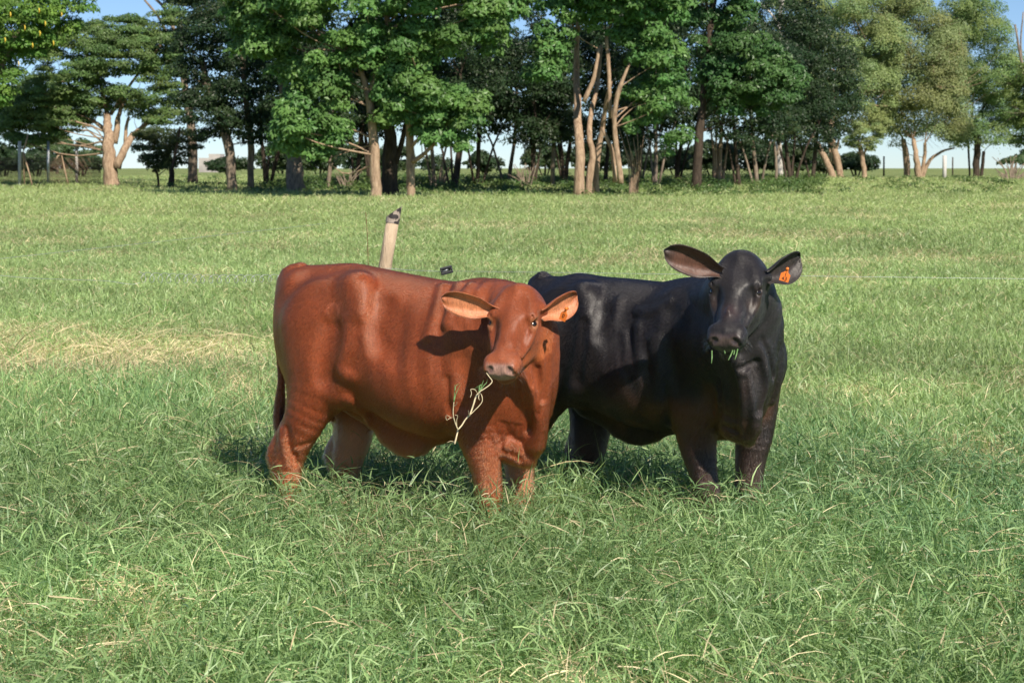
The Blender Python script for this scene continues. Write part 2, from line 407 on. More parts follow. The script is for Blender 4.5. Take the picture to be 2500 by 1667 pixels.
    noise = vnoise(V, 14, 3)*.6+vnoise(V, 40, 5)*.4
    pad = ishead*sstep(hu+.02*noise, .405, .425)*sstep(hv, -.108, -.098)*(1-sstep(np.abs(hw), .050, .066))*(1-sstep(hv, -.035, -.022))
    pc = np.array(sp['pad']); col = col*(1-pad[:, None])+pc*(.85+.3*noise[:, None])*pad[:, None]
    lid = ishead*np.exp(-(((hu-.166)/.034)**2+((hv+.050)/.024)**2)**2)*(np.abs(hw) > .08)
    col = col*(1-lid[:, None]*.8)+np.array(sp['lid'])*lid[:, None]*.8
    slit = ishead*np.exp(-(((hu-.166)/.023)**2+((hv+.048)/.014)**2)**2)*(np.abs(hw) > .08); col = col*(1-.8*slit[:, None])
    nos = ishead*np.exp(-(((hu-.437)/.018)**2+((hv+.048)/.011)**2+((np.abs(hw)-.042)/.014)**2)**1.5); col = col*(1-.75*nos[:, None])
    wet = pad*.85
    Vs = [V]; Qs = [Q]; Cs = [col]; Ws = [wet]; off = len(V); ears = []
    for e in sp['ears']:
        b_ = Wd(*e['base']); t_ = Wd(*e['tip']); nn = M@np.array(e['n'], float)
        EV, EQ, inn, rim, lng = ear(b_, t_, nn, e['w'], a0=e.get('a0', 2.3), a1=e.get('a1', 1.0), a2=e.get('a2', .55))
        Vs.append(EV); Qs.append(EQ+off); off += len(EV)
        nz = .85+.3*vnoise(EV, 60, 9)
        inn = inn*(1-.75*sstep(rim, .72, .95))*(.75+.25*sstep(lng, .1, .4))
        ec = np.array(e.get('col', sp['ear_in']))*inn[:, None]*nz[:, None]+np.array(sp['ear_out'])*(1-inn[:, None])*nz[:, None]
        Cs.append(ec); Ws.append(np.zeros(len(EV))); ears.append((b_, t_, nn))
    V = np.concatenate(Vs); Q = np.concatenate(Qs); col = np.concatenate(Cs); wet = np.concatenate(Ws)
    me = quads_mesh('calf', V, Q, [sp['mat']]); set_color(me, 'Coat', col); set_color(me, 'Wet', np.repeat(wet[:, None], 3, 1))
    o = link(bpy.data.objects.new('calf', me)); o.location = tuple(O); o.rotation_euler = (0, 0, -th)
    tag(o, sp['label'], 'calf')
    # eyes
    import bmesh
    for s_ in (-1, 1):
        bm = bmesh.new(); bmesh.ops.create_uvsphere(bm, u_segments=20, v_segments=12, radius=.0225*sc)
        me2 = bpy.data.meshes.new('eye'); bm.to_mesh(me2); bm.free(); me2.materials.append(EYE)
        for p in me2.polygons: p.use_smooth = True
        eo = link(bpy.data.objects.new('eye', me2), o); eo.location = tuple(h(.166, -.064, s_*.0835))
    return o, dict(h=h, R=R, M=M, O=O, P0=P0, sc=sc, ears=ears, B=B, Wd=Wd, loc=loc, field=F)
# ------------------------------------------------------------------ the red-brown calf
def brown_build(F, B, Wd, leg, M):
    # near hind
    leg([(775, 800, .165, .05), (775, 930, .135, .02), (748, 1010, .098), (720, 1070, .079), (703, 1120, .070), (702, 1165, .059), (706, 1230, .046), (710, 1285, .05), (722, 1335, .056)], -.15, .07, sq=((0, 1, 0), .82))
    leg([(700, 1040, .022), (676, 1085, .030), (668, 1108, .030), (682, 1150, .028)], -.15, .03)
    F.ell(B(805, 900, -.16), (.13, .07, .15), None, .06)
    leg([(830, 930, .045, .03), (838, 955, .026, .055), (870, 985, .02, .06)], -.16, .06)          # flank fold
    # far hind
    leg([(850, 900, .14), (862, 1000, .105), (862, 1060, .085), (848, 1110, .075), (845, 1155, .062), (843, 1220, .046), (846, 1275, .05), (856, 1315, .055)], .13, .06, sq=((0, 1, 0), .82))
    leg([(845, 1040, .02), (815, 1085, .028), (806, 1110, .028), (820, 1150, .026)], .13, .03)
    # hips and thurl
    F.ell(B(868, 700, -.115), (.06, .05, .035), None, .08); F.ell(B(868, 680, .13), (.06, .05, .035), None, .08)
    F.ell(B(722, 705, -.09), (.05, .04, .05), None, .06); F.ell(B(722, 695, .09), (.05, .04, .05), None, .06)
    F.ell(B(790, 790, -.17), (.15, .05, .18), None, .08)
    # flank hollow
    F.ell(B(935, 790, -.34), (.07, .09, .13), None, .12, 's'); F.chain([(*B(868, 700, -.17), .05), (*B(878, 790, -.185), .055), (*B(866, 880, -.19), .05), (*B(838, 960, -.17), .035)], .07)
    F.ell(B(900, 800, .36), (.06, .07, .16), None, .08, 's')
    # near fore, far fore
    leg([(1185, 860, .13, .03), (1165, 990, .115), (1168, 1060, .086), (1180, 1110, .070), (1190, 1165, .056), (1193, 1200, .056), (1197, 1260, .042), (1200, 1315, .05), (1208, 1355, .056)], -.14, .06, sq=((0, 1, 0), .9))
    leg([(1258, 1000, .10), (1262, 1070, .075), (1266, 1120, .062), (1270, 1165, .055), (1271, 1195, .057), (1273, 1250, .042), (1276, 1300, .048), (1284, 1335, .053)], .13, .06)
    F.ell(B(1150, 830, -.17), (.13, .08, .21), None, .08)
    F.ell(B(1215, 930, -.14), (.09, .09, .13), None, .07)
    # navel flap
    F.chain([(*B(880, 985), .06), (*B(940, 1022), .07), (*B(990, 1050), .07), (*B(1040, 1048), .07), (*B(1100, 1030), .06)], .06, ((0, 1, 0), .7)); F.chain([(*B(950, 1065), .03), (*B(990, 1092), .034), (*B(1025, 1088), .03)], .06, ((0, 1, 0), .8))
    F.ell(B(812, 1022, .02), (.012, .012, .016), None, .012)
    # brisket, chest
    F.ell(B(1245, 1020), (.13, .13, .11), None, .07)
    F.ell(B(1255, 1090), (.10, .075, .075), None, .05)
    # neck
    F.chain([(*B(1150, 830), .20), (*Wd(1235, 830, 7.74), .175), (*Wd(1285, 815, 7.62), .130), (*Wd(1275, 770, 7.56), .105)], .08)
    F.chain([(*B(1180, 755), .11), (*Wd(1240, 752, 7.68), .09), (*Wd(1262, 748, 7.60), .075)], .08)
    F.chain([(*Wd(1296, 850, 7.60), .105), (*Wd(1298, 920, 7.63), .095), (*Wd(1282, 1000, 7.70), .09), (*Wd(1262, 1060, 7.74), .08)], .06)
    # dewlap folds
    for row in ([(1322, 870, 7.53, .032), (1330, 950, 7.58, .030), (1322, 1030, 7.64, .030), (1308, 1085, 7.68, .034), (1292, 1118, 7.70, .024)],
                [(1280, 905, 7.49, .022), (1304, 960, 7.54, .022), (1316, 1030, 7.60, .024), (1308, 1085, 7.65, .026)],
                [(1255, 905, 7.48, .018), (1280, 935, 7.52, .018), (1298, 985, 7.57, .018)],
                [(1345, 870, 7.60, .032), (1344, 940, 7.64, .030), (1332, 1005, 7.69, .026)],
                [(1235, 1085, 7.70, .05), (1270, 1112, 7.71, .04), (1290, 1126, 7.72, .022)]):
        F.chain([(*Wd(a, b, Y), r) for a, b, Y, r in row], .035)
    # tail: over the rump and down behind the thigh
    F.chain([(*B(735, 657, 0), .030), (*B(703, 668, -.01), .030), (*B(687, 705, -.05), .025), (*B(686, 780, -.07), .022), (*B(684, 850, -.07), .019), (*B(687, 930, -.07), .016), (*B(684, 980, -.06), .024), (*B(682, 1030, -.06), .024), (*B(684, 1075, -.06), .010)], .010)
def brown_post(F, B, Wd, h, C, E):
    # folds behind the ear, ribs, thigh
    F.ripple(B(1150, 745, -.2), (.14, .15, .12), (85, 0, 22), .0042)
    F.ripple(B(1040, 850, -.28), (.24, .1, .20), (62, 0, 10), .0035)
    F.ripple(B(700, 1130, -.2), (.09, .1, .06), (20, 0, 110), .0014)
    F.ripple(Wd(1300, 960, 7.5), (.12, .14, .13), (60, 60, 14), .0035)
    F.ripple(B(1235, 1070, -.12), (.07, .08, .06), (170, 0, 30), .0035)
    F.ell(B(1118, 960, -.355), (.04, .07, .16), None, .11, 's')
def brown_colour(V, hu, hv, hw, head, B):
    base = np.array([.21, .049, .016]); c = np.repeat(base[None], len(V), 0)
    n = vnoise(V, 5, 1)*.6+vnoise(V*[1, 1, .5], 17, 2)*.4
    c = c*(.86+.28*n[:, None])
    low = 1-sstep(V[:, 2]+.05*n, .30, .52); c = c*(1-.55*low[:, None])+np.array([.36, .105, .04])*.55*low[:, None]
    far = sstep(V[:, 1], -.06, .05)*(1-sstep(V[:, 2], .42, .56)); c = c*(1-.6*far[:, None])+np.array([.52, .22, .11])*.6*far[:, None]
    jaw = head*sstep(-hv, .10, .20); c = c*(1-.4*jaw[:, None])+np.array([.42, .12, .035])*.4*jaw[:, None]
    br = head*sstep(hu, .28, .40); c = c*(1-.25*br[:, None])+np.array([.40, .13, .06])*.25*br[:, None]
    p = B(686, 1020, -.03); q = V-p; tl = np.exp(-((q[:, 0]/.07)**2+(q[:, 2]/.085)**2)**2)*(V[:, 1] > -.08)*(V[:, 1] < .06)
    c = c*(1-.9*tl[:, None])+np.array([.02, .01, .008])*.9*tl[:, None]
    bq = B(822, 757, -.2); rr = np.hypot(V[:, 0]-bq[0], V[:, 2]-bq[2])*(V[:, 1] < -.05)+9*(V[:, 1] >= -.05)   # faint round brand on the thigh
    ring = np.exp(-((rr-.030)/.008)**2)+.6*np.exp(-(rr/.010)**2); c = c*(1+.38*ring[:, None])+np.array([.02, .02, .018])*ring[:, None]
    hoof = 1-sstep(V[:, 2], .035, .06); c = c*(1-hoof[:, None])+np.array([.04, .03, .025])*hoof[:, None]
    return c
BROWN_RELIEF = [
    ('r', [(884, 700), (888, 770), (874, 840), (856, 900)], .030, .25, .07),
    ('c', [(868, 800), (857, 860), (848, 895)], .018, .35, .06),
    ('c', [(800, 800), (782, 870), (785, 925)], .030, .22, .06),
    ('c', [(930, 740), (915, 790), (925, 840)], .035, .22, .06),
    ('r', [(848, 972), (866, 982), (885, 1002), (905, 1030)], .010, .2, .035),
    ('c', [(700, 1045), (708, 1090), (724, 1128)], .012, .4, .02), ('r', [(688, 1050), (694, 1090), (704, 1130)], .010, .4, .02),
    ('c', [(725, 1088), (760, 1076)], .006, .5, .012), ('c', [(722, 1110), (758, 1108)], .006, .4, .012),
    ('c', [(1094, 925), (1096, 970), (1097, 1010)], .010, .5, .02), ('c', [(1122, 880), (1132, 930), (1130, 990)], .022, .3, .04),
    ('r', [(1110, 800), (1122, 880), (1118, 960)], .026, .2, .05),
    ('c', [(1268, 935), (1288, 985), (1292, 1050)], .016, .6, .025), ('c', [(1312, 900), (1316, 960), (1310, 1010)], .009, .55, .018),
    ('c', [(1338, 860), (1336, 920), (1328, 975)], .009, .5, .018), ('c', [(1290, 905), (1302, 940)], .008, .5, .015),
    ('c', [(1222, 1082), (1244, 1066), (1268, 1076)], .010, .6, .016), ('c', [(1226, 1100), (1250, 1108), (1272, 1122)], .008, .5, .014),
    ('r', [(1150, 700), (1140, 740), (1124, 780)], .014, .25, .03), ('r', [(1120, 700), (1108, 745), (1092, 790)], .016, .22, .03), ('r', [(1084, 705), (1070, 760), (1052, 820)], .018, .2, .035),
]+[('c', [(1222+i*8, 1030+i*1.5), (1224+i*7.5, 1062)], .0045, .5, .009) for i in range(7)]
BROWN = dict(relief=BROWN_RELIEF, yaw=25, origin=(1000, 1000, 8.0), lo=(-.78, -.98, -.01), hi=(.98, .42, 1.28),
    barrel=[(688, 700, 800, .05), (702, 658, 890, .12), (730, 650, 950, .155), (790, 647, 985, .19), (860, 644, 990, .215), (930, 657, 1005, .25), (1000, 671, 1040, .285), (1070, 684, 1060, .295), (1130, 691, 1062, .28), (1190, 695, 1055, .245), (1240, 697, 1050, .205), (1290, 720, 1040, .15), (1325, 790, 980, .05)],
    build=brown_build, post=brown_post, colour=brown_colour,
    head=dict(poll=(1264, 697, 7.51), nose=(1212, 892, 7.21)),
    ears=[dict(base=(1205, 757, 7.47), tip=(1078, 729, 7.44), n=(.10, -1, -.25), w=.054, a0=1.9, a1=1.15, a2=.7),
          dict(base=(1325, 762, 7.48), tip=(1414, 724, 7.54), n=(-.5, -1, -.55), w=.068, a0=1.8, a1=1.35, a2=1.2)],
    pad=(.38, .22, .175), lid=(.40, .16, .07), ear_in=(.50, .19, .088), ear_out=(.30, .085, .03),
    label='red-brown calf with grass stem in its mouth and orange ear tag')
BROWN['mat'] = coat_material('red_brown_coat', .48, .26, .08, (1, .75, .7))
brown, BI = make_calf(BROWN)
# ------------------------------------------------------------------ the black calf
def black_build(F, B, Wd, leg, M):
    # hind legs (far one is in view)
    leg([(1365, 830, .16), (1340, 940, .115), (1298, 1030, .085), (1276, 1100, .074), (1276, 1150, .062), (1276, 1220, .046), (1280, 1275, .05), (1290, 1315, .055)], -.13, .07, sq=((0, 1, 0), .85))
    leg([(1450, 900, .14), (1445, 1000, .105), (1440, 1060, .088), (1432, 1110, .078), (1430, 1150, .066), (1430, 1210, .046), (1434, 1260, .05), (1446, 1295, .055)], .13, .07, sq=((0, 1, 0), .85))
    leg([(1425, 1040, .025), (1400, 1075, .028), (1396, 1100, .026), (1406, 1140, .025)], .13, .03)
    leg([(1405, 955, .04, .02), (1430, 975, .03, .04)], -.15, .06)
    F.ell(B(1425, 722, -.115), (.06, .05, .035), None, .06); F.ell(B(1425, 700, .13), (.06, .05, .035), None, .06)
    F.ell(B(1330, 750, -.09), (.05, .04, .05), None, .06); F.ell(B(1330, 745, .09), (.05, .04, .05), None, .06)
    F.ell(B(1370, 800, -.15), (.14, .05, .17), None, .08)
    F.ell(B(1500, 790, -.34), (.07, .09, .13), None, .12, 's'); F.chain([(*B(1428, 720, -.17), .05), (*B(1440, 800, -.185), .055), (*B(1432, 880, -.19), .05), (*B(1405, 960, -.17), .035)], .07)
    F.ell(B(1500, 790, .36), (.05, .06, .14), None, .08, 's')
    # fore legs
    leg([(1690, 850, .13, .03), (1698, 980, .115), (1700, 1050, .088), (1706, 1100, .072), (1718, 1150, .058), (1724, 1190, .056), (1728, 1250, .042), (1730, 1300, .05), (1738, 1340, .056)], -.14, .06, sq=((0, 1, 0), .92))
    leg([(1855, 900, .10), (1848, 1000, .088), (1840, 1070, .074), (1834, 1110, .064), (1830, 1155, .056), (1828, 1190, .056), (1828, 1245, .042), (1830, 1295, .048), (1836, 1330, .054)], .12, .06)
    F.ell(B(1650, 830, -.17), (.13, .08, .21), None, .08)
    F.ell(B(1720, 920, -.14), (.09, .09, .14), None, .07)
    F.ell(Wd(1870, 880, 7.95), (.09, .09, .15), None, .07)
    F.chain([(*B(1440, 985), .06), (*B(1500, 1010), .07), (*B(1555, 1032), .065), (*B(1600, 1028), .06), (*B(1650, 1010), .06)], .06, ((0, 1, 0), .7)); F.chain([(*B(1515, 1045), .03), (*B(1555, 1062), .032), (*B(1590, 1054), .03)], .06, ((0, 1, 0), .8))
    # chest
    F.ell(B(1760, 960), (.13, .16, .14), None, .08)
    F.ell(B(1775, 1010), (.11, .11, .10), None, .06)
    # neck: rises to the head, right edge in the open beside it
    F.chain([(*B(1660, 830), .20), (*Wd(1790, 830, 7.82), .19), (*Wd(1830, 760, 7.66), .135), (*Wd(1815, 690, 7.56), .105)], .08)
    F.chain([(*B(1690, 760), .13), (*Wd(1770, 720, 7.76), .10), (*Wd(1805, 670, 7.62), .085)], .08)
    F.chain([(*Wd(1805, 820, 7.62), .11), (*Wd(1825, 890, 7.68), .12), (*Wd(1815, 970, 7.74), .11), (*Wd(1800, 1020, 7.78), .09)], .06)
    for row in ([(1852, 850, 7.58, .034), (1852, 930, 7.60, .036), (1842, 1000, 7.62, .036), (1836, 1045, 7.66, .036), (1826, 1072, 7.70, .022)],
                [(1800, 880, 7.54, .024), (1816, 940, 7.56, .026), (1822, 1000, 7.60, .028), (1824, 1050, 7.66, .028)],
                [(1775, 1030, 7.86, .05), (1800, 1050, 7.80, .042), (1828, 1072, 7.74, .022)],
                [(1882, 830, 7.72, .045), (1890, 900, 7.76, .045), (1876, 970, 7.80, .036)]):
        F.chain([(*Wd(a, b, Y), r) for a, b, Y, r in row], .035)
    F.chain([(*B(1325, 680, 0), .032), (*B(1303, 700, 0), .034), (*B(1296, 760, 0), .028), (*B(1294, 850, 0), .022), (*B(1294, 950, 0), .018), (*B(1296, 1010, 0), .03), (*B(1298, 1070, 0), .012)], .022)
def black_post(F, B, Wd, h, C, E):
    C([(.29, -.014, 0, .006), (.31, -.012, 0, .008)], .02)
    F.ripple(B(1600, 850, -.28), (.24, .1, .20), (60, 0, 10), .005)
    F.ripple(B(1690, 745, -.2), (.13, .15, .08), (30, 0, 50), .003)
    F.ripple(Wd(1840, 930, 7.6), (.12, .14, .15), (50, 50, 10), .0035)
    F.ripple(Wd(1790, 1040, 7.7), (.12, .14, .07), (20, 20, 110), .0035)
    F.ell(B(1632, 950, -.355), (.04, .07, .16), None, .11, 's')
def black_colour(V, hu, hv, hw, head, B):
    base = np.array([.014, .0118, .0125]); c = np.repeat(base[None], len(V), 0)
    n = vnoise(V, 6, 1)*.6+vnoise(V*[1, 1, .5], 17, 2)*.4
    c = c*(.7+.6*n[:, None])
    p = B(1740, 1010, -.05); q = V-p; br = np.exp(-((q[:, 0]/.30)**2+(q[:, 2]/.17)**2))*sstep(n, .3, .6)
    c = c*(1-br[:, None])+np.array([.085, .034, .014])*br[:, None]
    low = 1-sstep(V[:, 2]+.1*n, .30, .55); c = c*(1-.7*low[:, None])+np.array([.055, .030, .022])*.7*low[:, None]
    be = np.exp(-(((V[:, 2]-.50)/.07)**2))*sstep(n, .35, .7)*(V[:, 0] < .25); c = c+np.array([.035, .015, .004])*be[:, None]
    ey = head*np.exp(-(((hu-.215)/.03)**2+((hv+.09)/.03)**2)); c = c*(1-.6*ey[:, None])+np.array([.06, .033, .02])*.6*ey[:, None]
    nb = head*np.exp(-(((hu-.30)/.035)**2+((hw)/.035)**2))*(hv > -.05); c = c*(1-.5*nb[:, None])+np.array([.05, .024, .022])*.5*nb[:, None]
    hoof = 1-sstep(V[:, 2], .035, .06); c = c*(1-hoof[:, None])+np.array([.04, .03, .025])*hoof[:, None]
    return c
BLACK_RELIEF = [
    ('r', [(1515, 740), (1490, 790), (1455, 832)], .018, .3, .03), ('r', [(1436, 730), (1442, 800), (1430, 880), (1410, 945)], .028, .15, .06),
    ('c', [(1424, 790), (1414, 860), (1404, 930)], .018, .4, .04), ('c', [(1470, 760), (1462, 810)], .03, .22, .05),
    ('c', [(1752, 930), (1756, 990), (1748, 1050)], .014, .5, .03), ('c', [(1822, 930), (1826, 1000), (1822, 1060)], .014, .55, .022),
    ('c', [(1850, 890), (1866, 950), (1860, 1000)], .016, .45, .03), ('c', [(1808, 900), (1846, 882)], .009, .5, .016), ('c', [(1862, 830), (1880, 870), (1890, 920)], .010, .4, .02),
    ('c', [(1768, 1040), (1795, 1052), (1818, 1066)], .008, .5, .014), ('c', [(1775, 1060), (1800, 1072)], .007, .5, .012),
    ('c', [(1622, 930), (1626, 990), (1632, 1030)], .012, .4, .025), ('r', [(1600, 830), (1612, 900), (1606, 970)], .024, .2, .045),
    ('r', [(1560, 800), (1568, 880)], .018, .2, .035), ('r', [(1530, 820), (1536, 890)], .016, .2, .03),
    ('r', [(1640, 740), (1600, 760), (1560, 762)], .014, .25, .03),
]
BLACK = dict(relief=BLACK_RELIEF, yaw=32, origin=(1560, 1000, 8.25), lo=(-.72, -1.0, -.01), hi=(.98, .44, 1.38),
    barrel=[(1292, 740, 800, .03), (1304, 690, 880, .10), (1330, 676, 940, .15), (1370, 675, 975, .19), (1412, 668, 980, .215), (1470, 676, 995, .25), (1540, 682, 1025, .285), (1600, 688, 1042, .295), (1650, 692, 1045, .28), (1710, 697, 1040, .245), (1770, 710, 1035, .205), (1820, 745, 1020, .15), (1850, 810, 960, .05)],
    build=black_build, post=black_post, colour=black_colour,
    head=dict(poll=(1806, 615, 7.51), nose=(1763, 822, 7.21)),
    ears=[dict(base=(1752, 658, 7.46), tip=(1625, 614, 7.39), n=(.15, -1, -.3), w=.062, a0=1.9, a1=1.15, a2=.7),
          dict(base=(1872, 670, 7.48), tip=(1960, 630, 7.54), n=(-.6, -1, -.55), w=.076, col=(.03, .022, .02), a0=1.8, a1=1.35, a2=1.2)],  # far ear: shadow inside the cup put into its dark inner colour
    pad=(.075, .052, .048), lid=(.03, .018, .014), ear_in=(.10, .045, .030), ear_out=(.022, .018, .016),
    label='black calf with blades of grass in its mouth and orange ear tag')
BLACK['mat'] = coat_material('black_coat', .46, .34, .06, (.75, .85, 1))
black, KI = make_calf(BLACK)
# ------------------------------------------------------------------ short hair over the hides
def hair_material(name, rough, tint):
    m = bpy.data.materials.new(name); m.use_nodes = True; t = m.node_tree; N = t.nodes; L = t.links; N.remove(N['Principled BSDF'])
    h = N.new('ShaderNodeBsdfHairPrincipled'); h.parametrization = 'COLOR'; a = N.new('ShaderNodeAttribute'); a.attribute_name = 'tone'
    L.new(a.outputs['Color'], h.inputs['Color']); h.inputs['Roughness'].default_value = rough; h.inputs['Radial Roughness'].default_value = .45
    h.inputs['Coat'].default_value = tint; L.new(h.outputs[0], N['Material Output'].inputs[0]); return m
def fur(cow, n, hm, length=.012, rad=.00028, gain=1.0, seed=5):
    me = cow.data; r = np.random.default_rng(seed); nv = len(me.vertices)
    V = np.empty(nv*3, np.float32); me.vertices.foreach_get('co', V); V = V.reshape(-1, 3)
    lp = np.empty(len(me.loops), np.int32); me.loops.foreach_get('vertex_index', lp); Q = lp.reshape(-1, 4)
    C = np.empty(nv*4, np.float32); me.color_attributes['Coat'].data.foreach_get('color', C); C = C.reshape(-1, 4)[:, :3]
    Wt = np.empty(nv*4, np.float32); me.color_attributes['Wet'].data.foreach_get('color', Wt); Wt = Wt.reshape(-1, 4)[:, 0]
    eyes = [np.array(e.location) for e in cow.children if e.name.startswith('eye')]
    P = V[Q]; nr = np.cross(P[:, 2]-P[:, 0], P[:, 3]-P[:, 1]); A = np.linalg.norm(nr, axis=1)/2; nr = nr/(2*A[:, None]+1e-12)
    A = A*(P[:, 0, 2] > .12)
    f = r.choice(len(Q), n, p=A/A.sum()); u, v = r.random(n)[:, None], r.random(n)[:, None]
    p = P[f, 0]*(1-u)*(1-v)+P[f, 1]*u*(1-v)+P[f, 2]*u*v+P[f, 3]*(1-u)*v; nn = nr[f]; c = C[Q[f, 0]]; wet = Wt[Q[f, 0]]
    k = (wet < .15)&(np.linalg.norm(p-eyes[0], axis=1) > .031)&(np.linalg.norm(p-eyes[1], axis=1) > .031); p, nn, c = p[k], nn[k], c[k]; n = len(p)
    flow = np.stack([-.55+.6*(vnoise(p, 2.2, 1)-.5), .25*(vnoise(p, 2.2, 2)-.5), -.75+.5*(vnoise(p, 2.6, 3)-.5)], 1)+r.normal(0, .06, (n, 3))
    tg = flow-nn*(flow*nn).sum(1)[:, None]; tg /= np.linalg.norm(tg, axis=1)[:, None]+1e-9
    hd = np.minimum(np.linalg.norm(p-eyes[0], axis=1), np.linalg.norm(p-eyes[1], axis=1))
    low = 1-.45*(hd < .3)+.9*(1-sstep(p[:, 2], .42, .62))*(nn[:, 2] < .1)
    L_ = length*r.uniform(.6, 1.3, n)*low; lift = r.uniform(.06, .16, n)[:, None]+(.25*(low-1))[:, None]
    d0 = tg+nn*lift*1.6; d1 = tg+nn*lift*.3
    pts = np.stack([p-nn*.001, p+d0*L_[:, None]*.45, p+(d0*.45+d1*.55)*L_[:, None]], 1).reshape(-1, 3)
    hc = bpy.data.hair_curves.new('coat'); hc.add_curves([3]*n)
    hc.attributes['position'].data.foreach_set('vector', np.ascontiguousarray(pts, np.float32).ravel()) if 'position' in hc.attributes else hc.points.foreach_set('position', pts.astype(np.float32).ravel())
    ra = hc.attributes.get('radius') or hc.attributes.new('radius', 'FLOAT', 'POINT'); ra.data.foreach_set('value', np.tile(np.array([rad, rad*.8, rad*.15], np.float32), n))
    tone = hc.attributes.new('tone', 'FLOAT_COLOR', 'CURVE'); cc = np.clip(c*gain*r.uniform(.85, 1.18, n)[:, None], 0, 1)
    tone.data.foreach_set('color', np.concatenate([cc, np.ones((n, 1))], 1).astype(np.float32).ravel())
    hc.materials.append(hm); o = link(bpy.data.objects.new('coat', hc), cow); return o
fur(brown, 480000, hair_material('red_hair', .2, .1), gain=1.2)
fur(black, 480000, hair_material('black_hair', .2, .25), gain=1.15, seed=6)

def whiskers(cow, inf, col, seed):
    """longer bristles on the chin and lips"""
    r = np.random.default_rng(seed); h = inf['h']; pts = []; N = 260
    for i in range(N):
        if i < 200: a = h(r.uniform(.335, .41), -.160+r.normal(0, .006), r.uniform(-.045, .045)); d = inf['R'][0]*r.uniform(-.1, .5)-inf['R'][1]*1+r.normal(0, .25, 3); L_ = r.uniform(.018, .038)
        else: s_ = r.choice([-1, 1]); a = h(r.uniform(.39, .43), r.uniform(-.11, -.05), s_*r.uniform(.068, .080)); d = inf['R'][2]*s_+inf['R'][0]*.3-inf['R'][1]*.3+r.normal(0, .3, 3); L_ = r.uniform(.02, .04)
        d = d/np.linalg.norm(d); g_ = np.array([0, 0, -1.]); pts += [a, a+d*L_*.5, a+(d*.9+g_*.25)*L_]
    hc = bpy.data.hair_curves.new('whiskers'); hc.add_curves([3]*N); hc.attributes['position'].data.foreach_set('vector', np.array(pts, np.float32).ravel())
    ra = hc.attributes.get('radius') or hc.attributes.new('radius', 'FLOAT', 'POINT'); ra.data.foreach_set('value', np.tile(np.array([.0004, .0003, .0001], np.float32), N))
    tone = hc.attributes.new('tone', 'FLOAT_COLOR', 'CURVE'); tone.data.foreach_set('color', np.tile(np.array([*col, 1], np.float32), N)); hc.materials.append(bpy.data.materials['black_hair']); link(bpy.data.objects.new('whiskers', hc), cow)
whiskers(brown, BI, (.05, .03, .02), 1); whiskers(black, KI, (.03, .025, .022), 2)
# ------------------------------------------------------------------ ground and grass
def make_ground():
    ys = np.r_[np.linspace(-12, 30, 110), np.linspace(31, 150, 90), np.geomspace(155, 9000, 40)]
    xs = np.r_[-np.geomspace(6000, 62, 18), np.linspace(-60, 60, 161), np.geomspace(62, 6000, 18)]
    X, Y = np.meshgrid(xs, ys); Z = ground_z(X, Y)
    V = np.stack([X, Y, Z], -1).reshape(-1, 3); nx = len(xs); I = np.arange(len(V)).reshape(X.shape)
    Q = np.stack([I[:-1, :-1], I[:-1, 1:], I[1:, 1:], I[1:, :-1]], -1).reshape(-1, 4)
    m, t, b = mat('soil_and_turf'); N = t.nodes; L = t.links
    tc = N.new('ShaderNodeTexCoord')
    n1 = N.new('ShaderNodeTexNoise'); n1.inputs['Scale'].default_value = .22; n1.inputs['Detail'].default_value = 8; n1.inputs['Roughness'].default_value = .65; L.new(tc.outputs['Object'], n1.inputs['Vector'])
    n2 = N.new('ShaderNodeTexNoise'); n2.inputs['Scale'].default_value = 9; n2.inputs['Detail'].default_value = 6; L.new(tc.outputs['Object'], n2.inputs['Vector'])
    r = N.new('ShaderNodeValToRGB'); r.color_ramp.elements[0].position = .35; r.color_ramp.elements[1].position = .65
    r.color_ramp.elements[0].color = (.13, .19, .06, 1); r.color_ramp.elements[1].color = (.30, .34, .13, 1); L.new(n1.outputs['Fac'], r.inputs[0])
    r2 = N.new('ShaderNodeMapRange'); r2.inputs[1].default_value = .3; r2.inputs[2].default_value = .7; r2.inputs[3].default_value = .6; r2.inputs[4].default_value = 1.3; L.new(n2.outputs['Fac'], r2.inputs[0])
    v = N.new('ShaderNodeVectorMath'); v.operation = 'SCALE'; L.new(r.outputs[0], v.inputs[0]); L.new(r2.outputs[0], v.inputs['Scale'])
    L.new(v.outputs[0], b.inputs['Base Color']); b.inputs['Roughness'].default_value = .95; b.inputs['Specular IOR Level'].default_value = .1
    bm = N.new('ShaderNodeBump'); bm.inputs['Strength'].default_value = .6; bm.inputs['Distance'].default_value = .05; L.new(n2.outputs['Fac'], bm.inputs['Height']); L.new(bm.outputs[0], b.inputs['Normal'])
    o = link(bpy.data.objects.new('ground', quads_mesh('ground', V, Q, [m]))); tag(o, 'open pasture ground under the grass', 'ground', kind='structure')
make_ground()

def leaf_material(name, transl=.35, rough=.5, spec=.35, attr='Col'):
    m, t, b = mat(name); N = t.nodes; L = t.links
    a = N.new('ShaderNodeVertexColor'); a.layer_name = attr; L.new(a.outputs[0], b.inputs['Base Color'])
    b.inputs['Roughness'].default_value = rough; b.inputs['Specular IOR Level'].default_value = spec
    tr = N.new('ShaderNodeBsdfTranslucent'); g = N.new('ShaderNodeVectorMath'); g.operation = 'MULTIPLY'; g.inputs[1].default_value = (1.1, 1.25, .6); L.new(a.outputs[0], g.inputs[0]); L.new(g.outputs[0], tr.inputs[0])
    mx = N.new('ShaderNodeMixShader'); mx.inputs[0].default_value = transl; L.new(b.outputs[0], mx.inputs[1]); L.new(tr.outputs[0], mx.inputs[2])
    L.new(mx.outputs[0], N['Material Output'].inputs[0]); return m
GRASS = leaf_material('grass_leaf', .32, .42, .45)

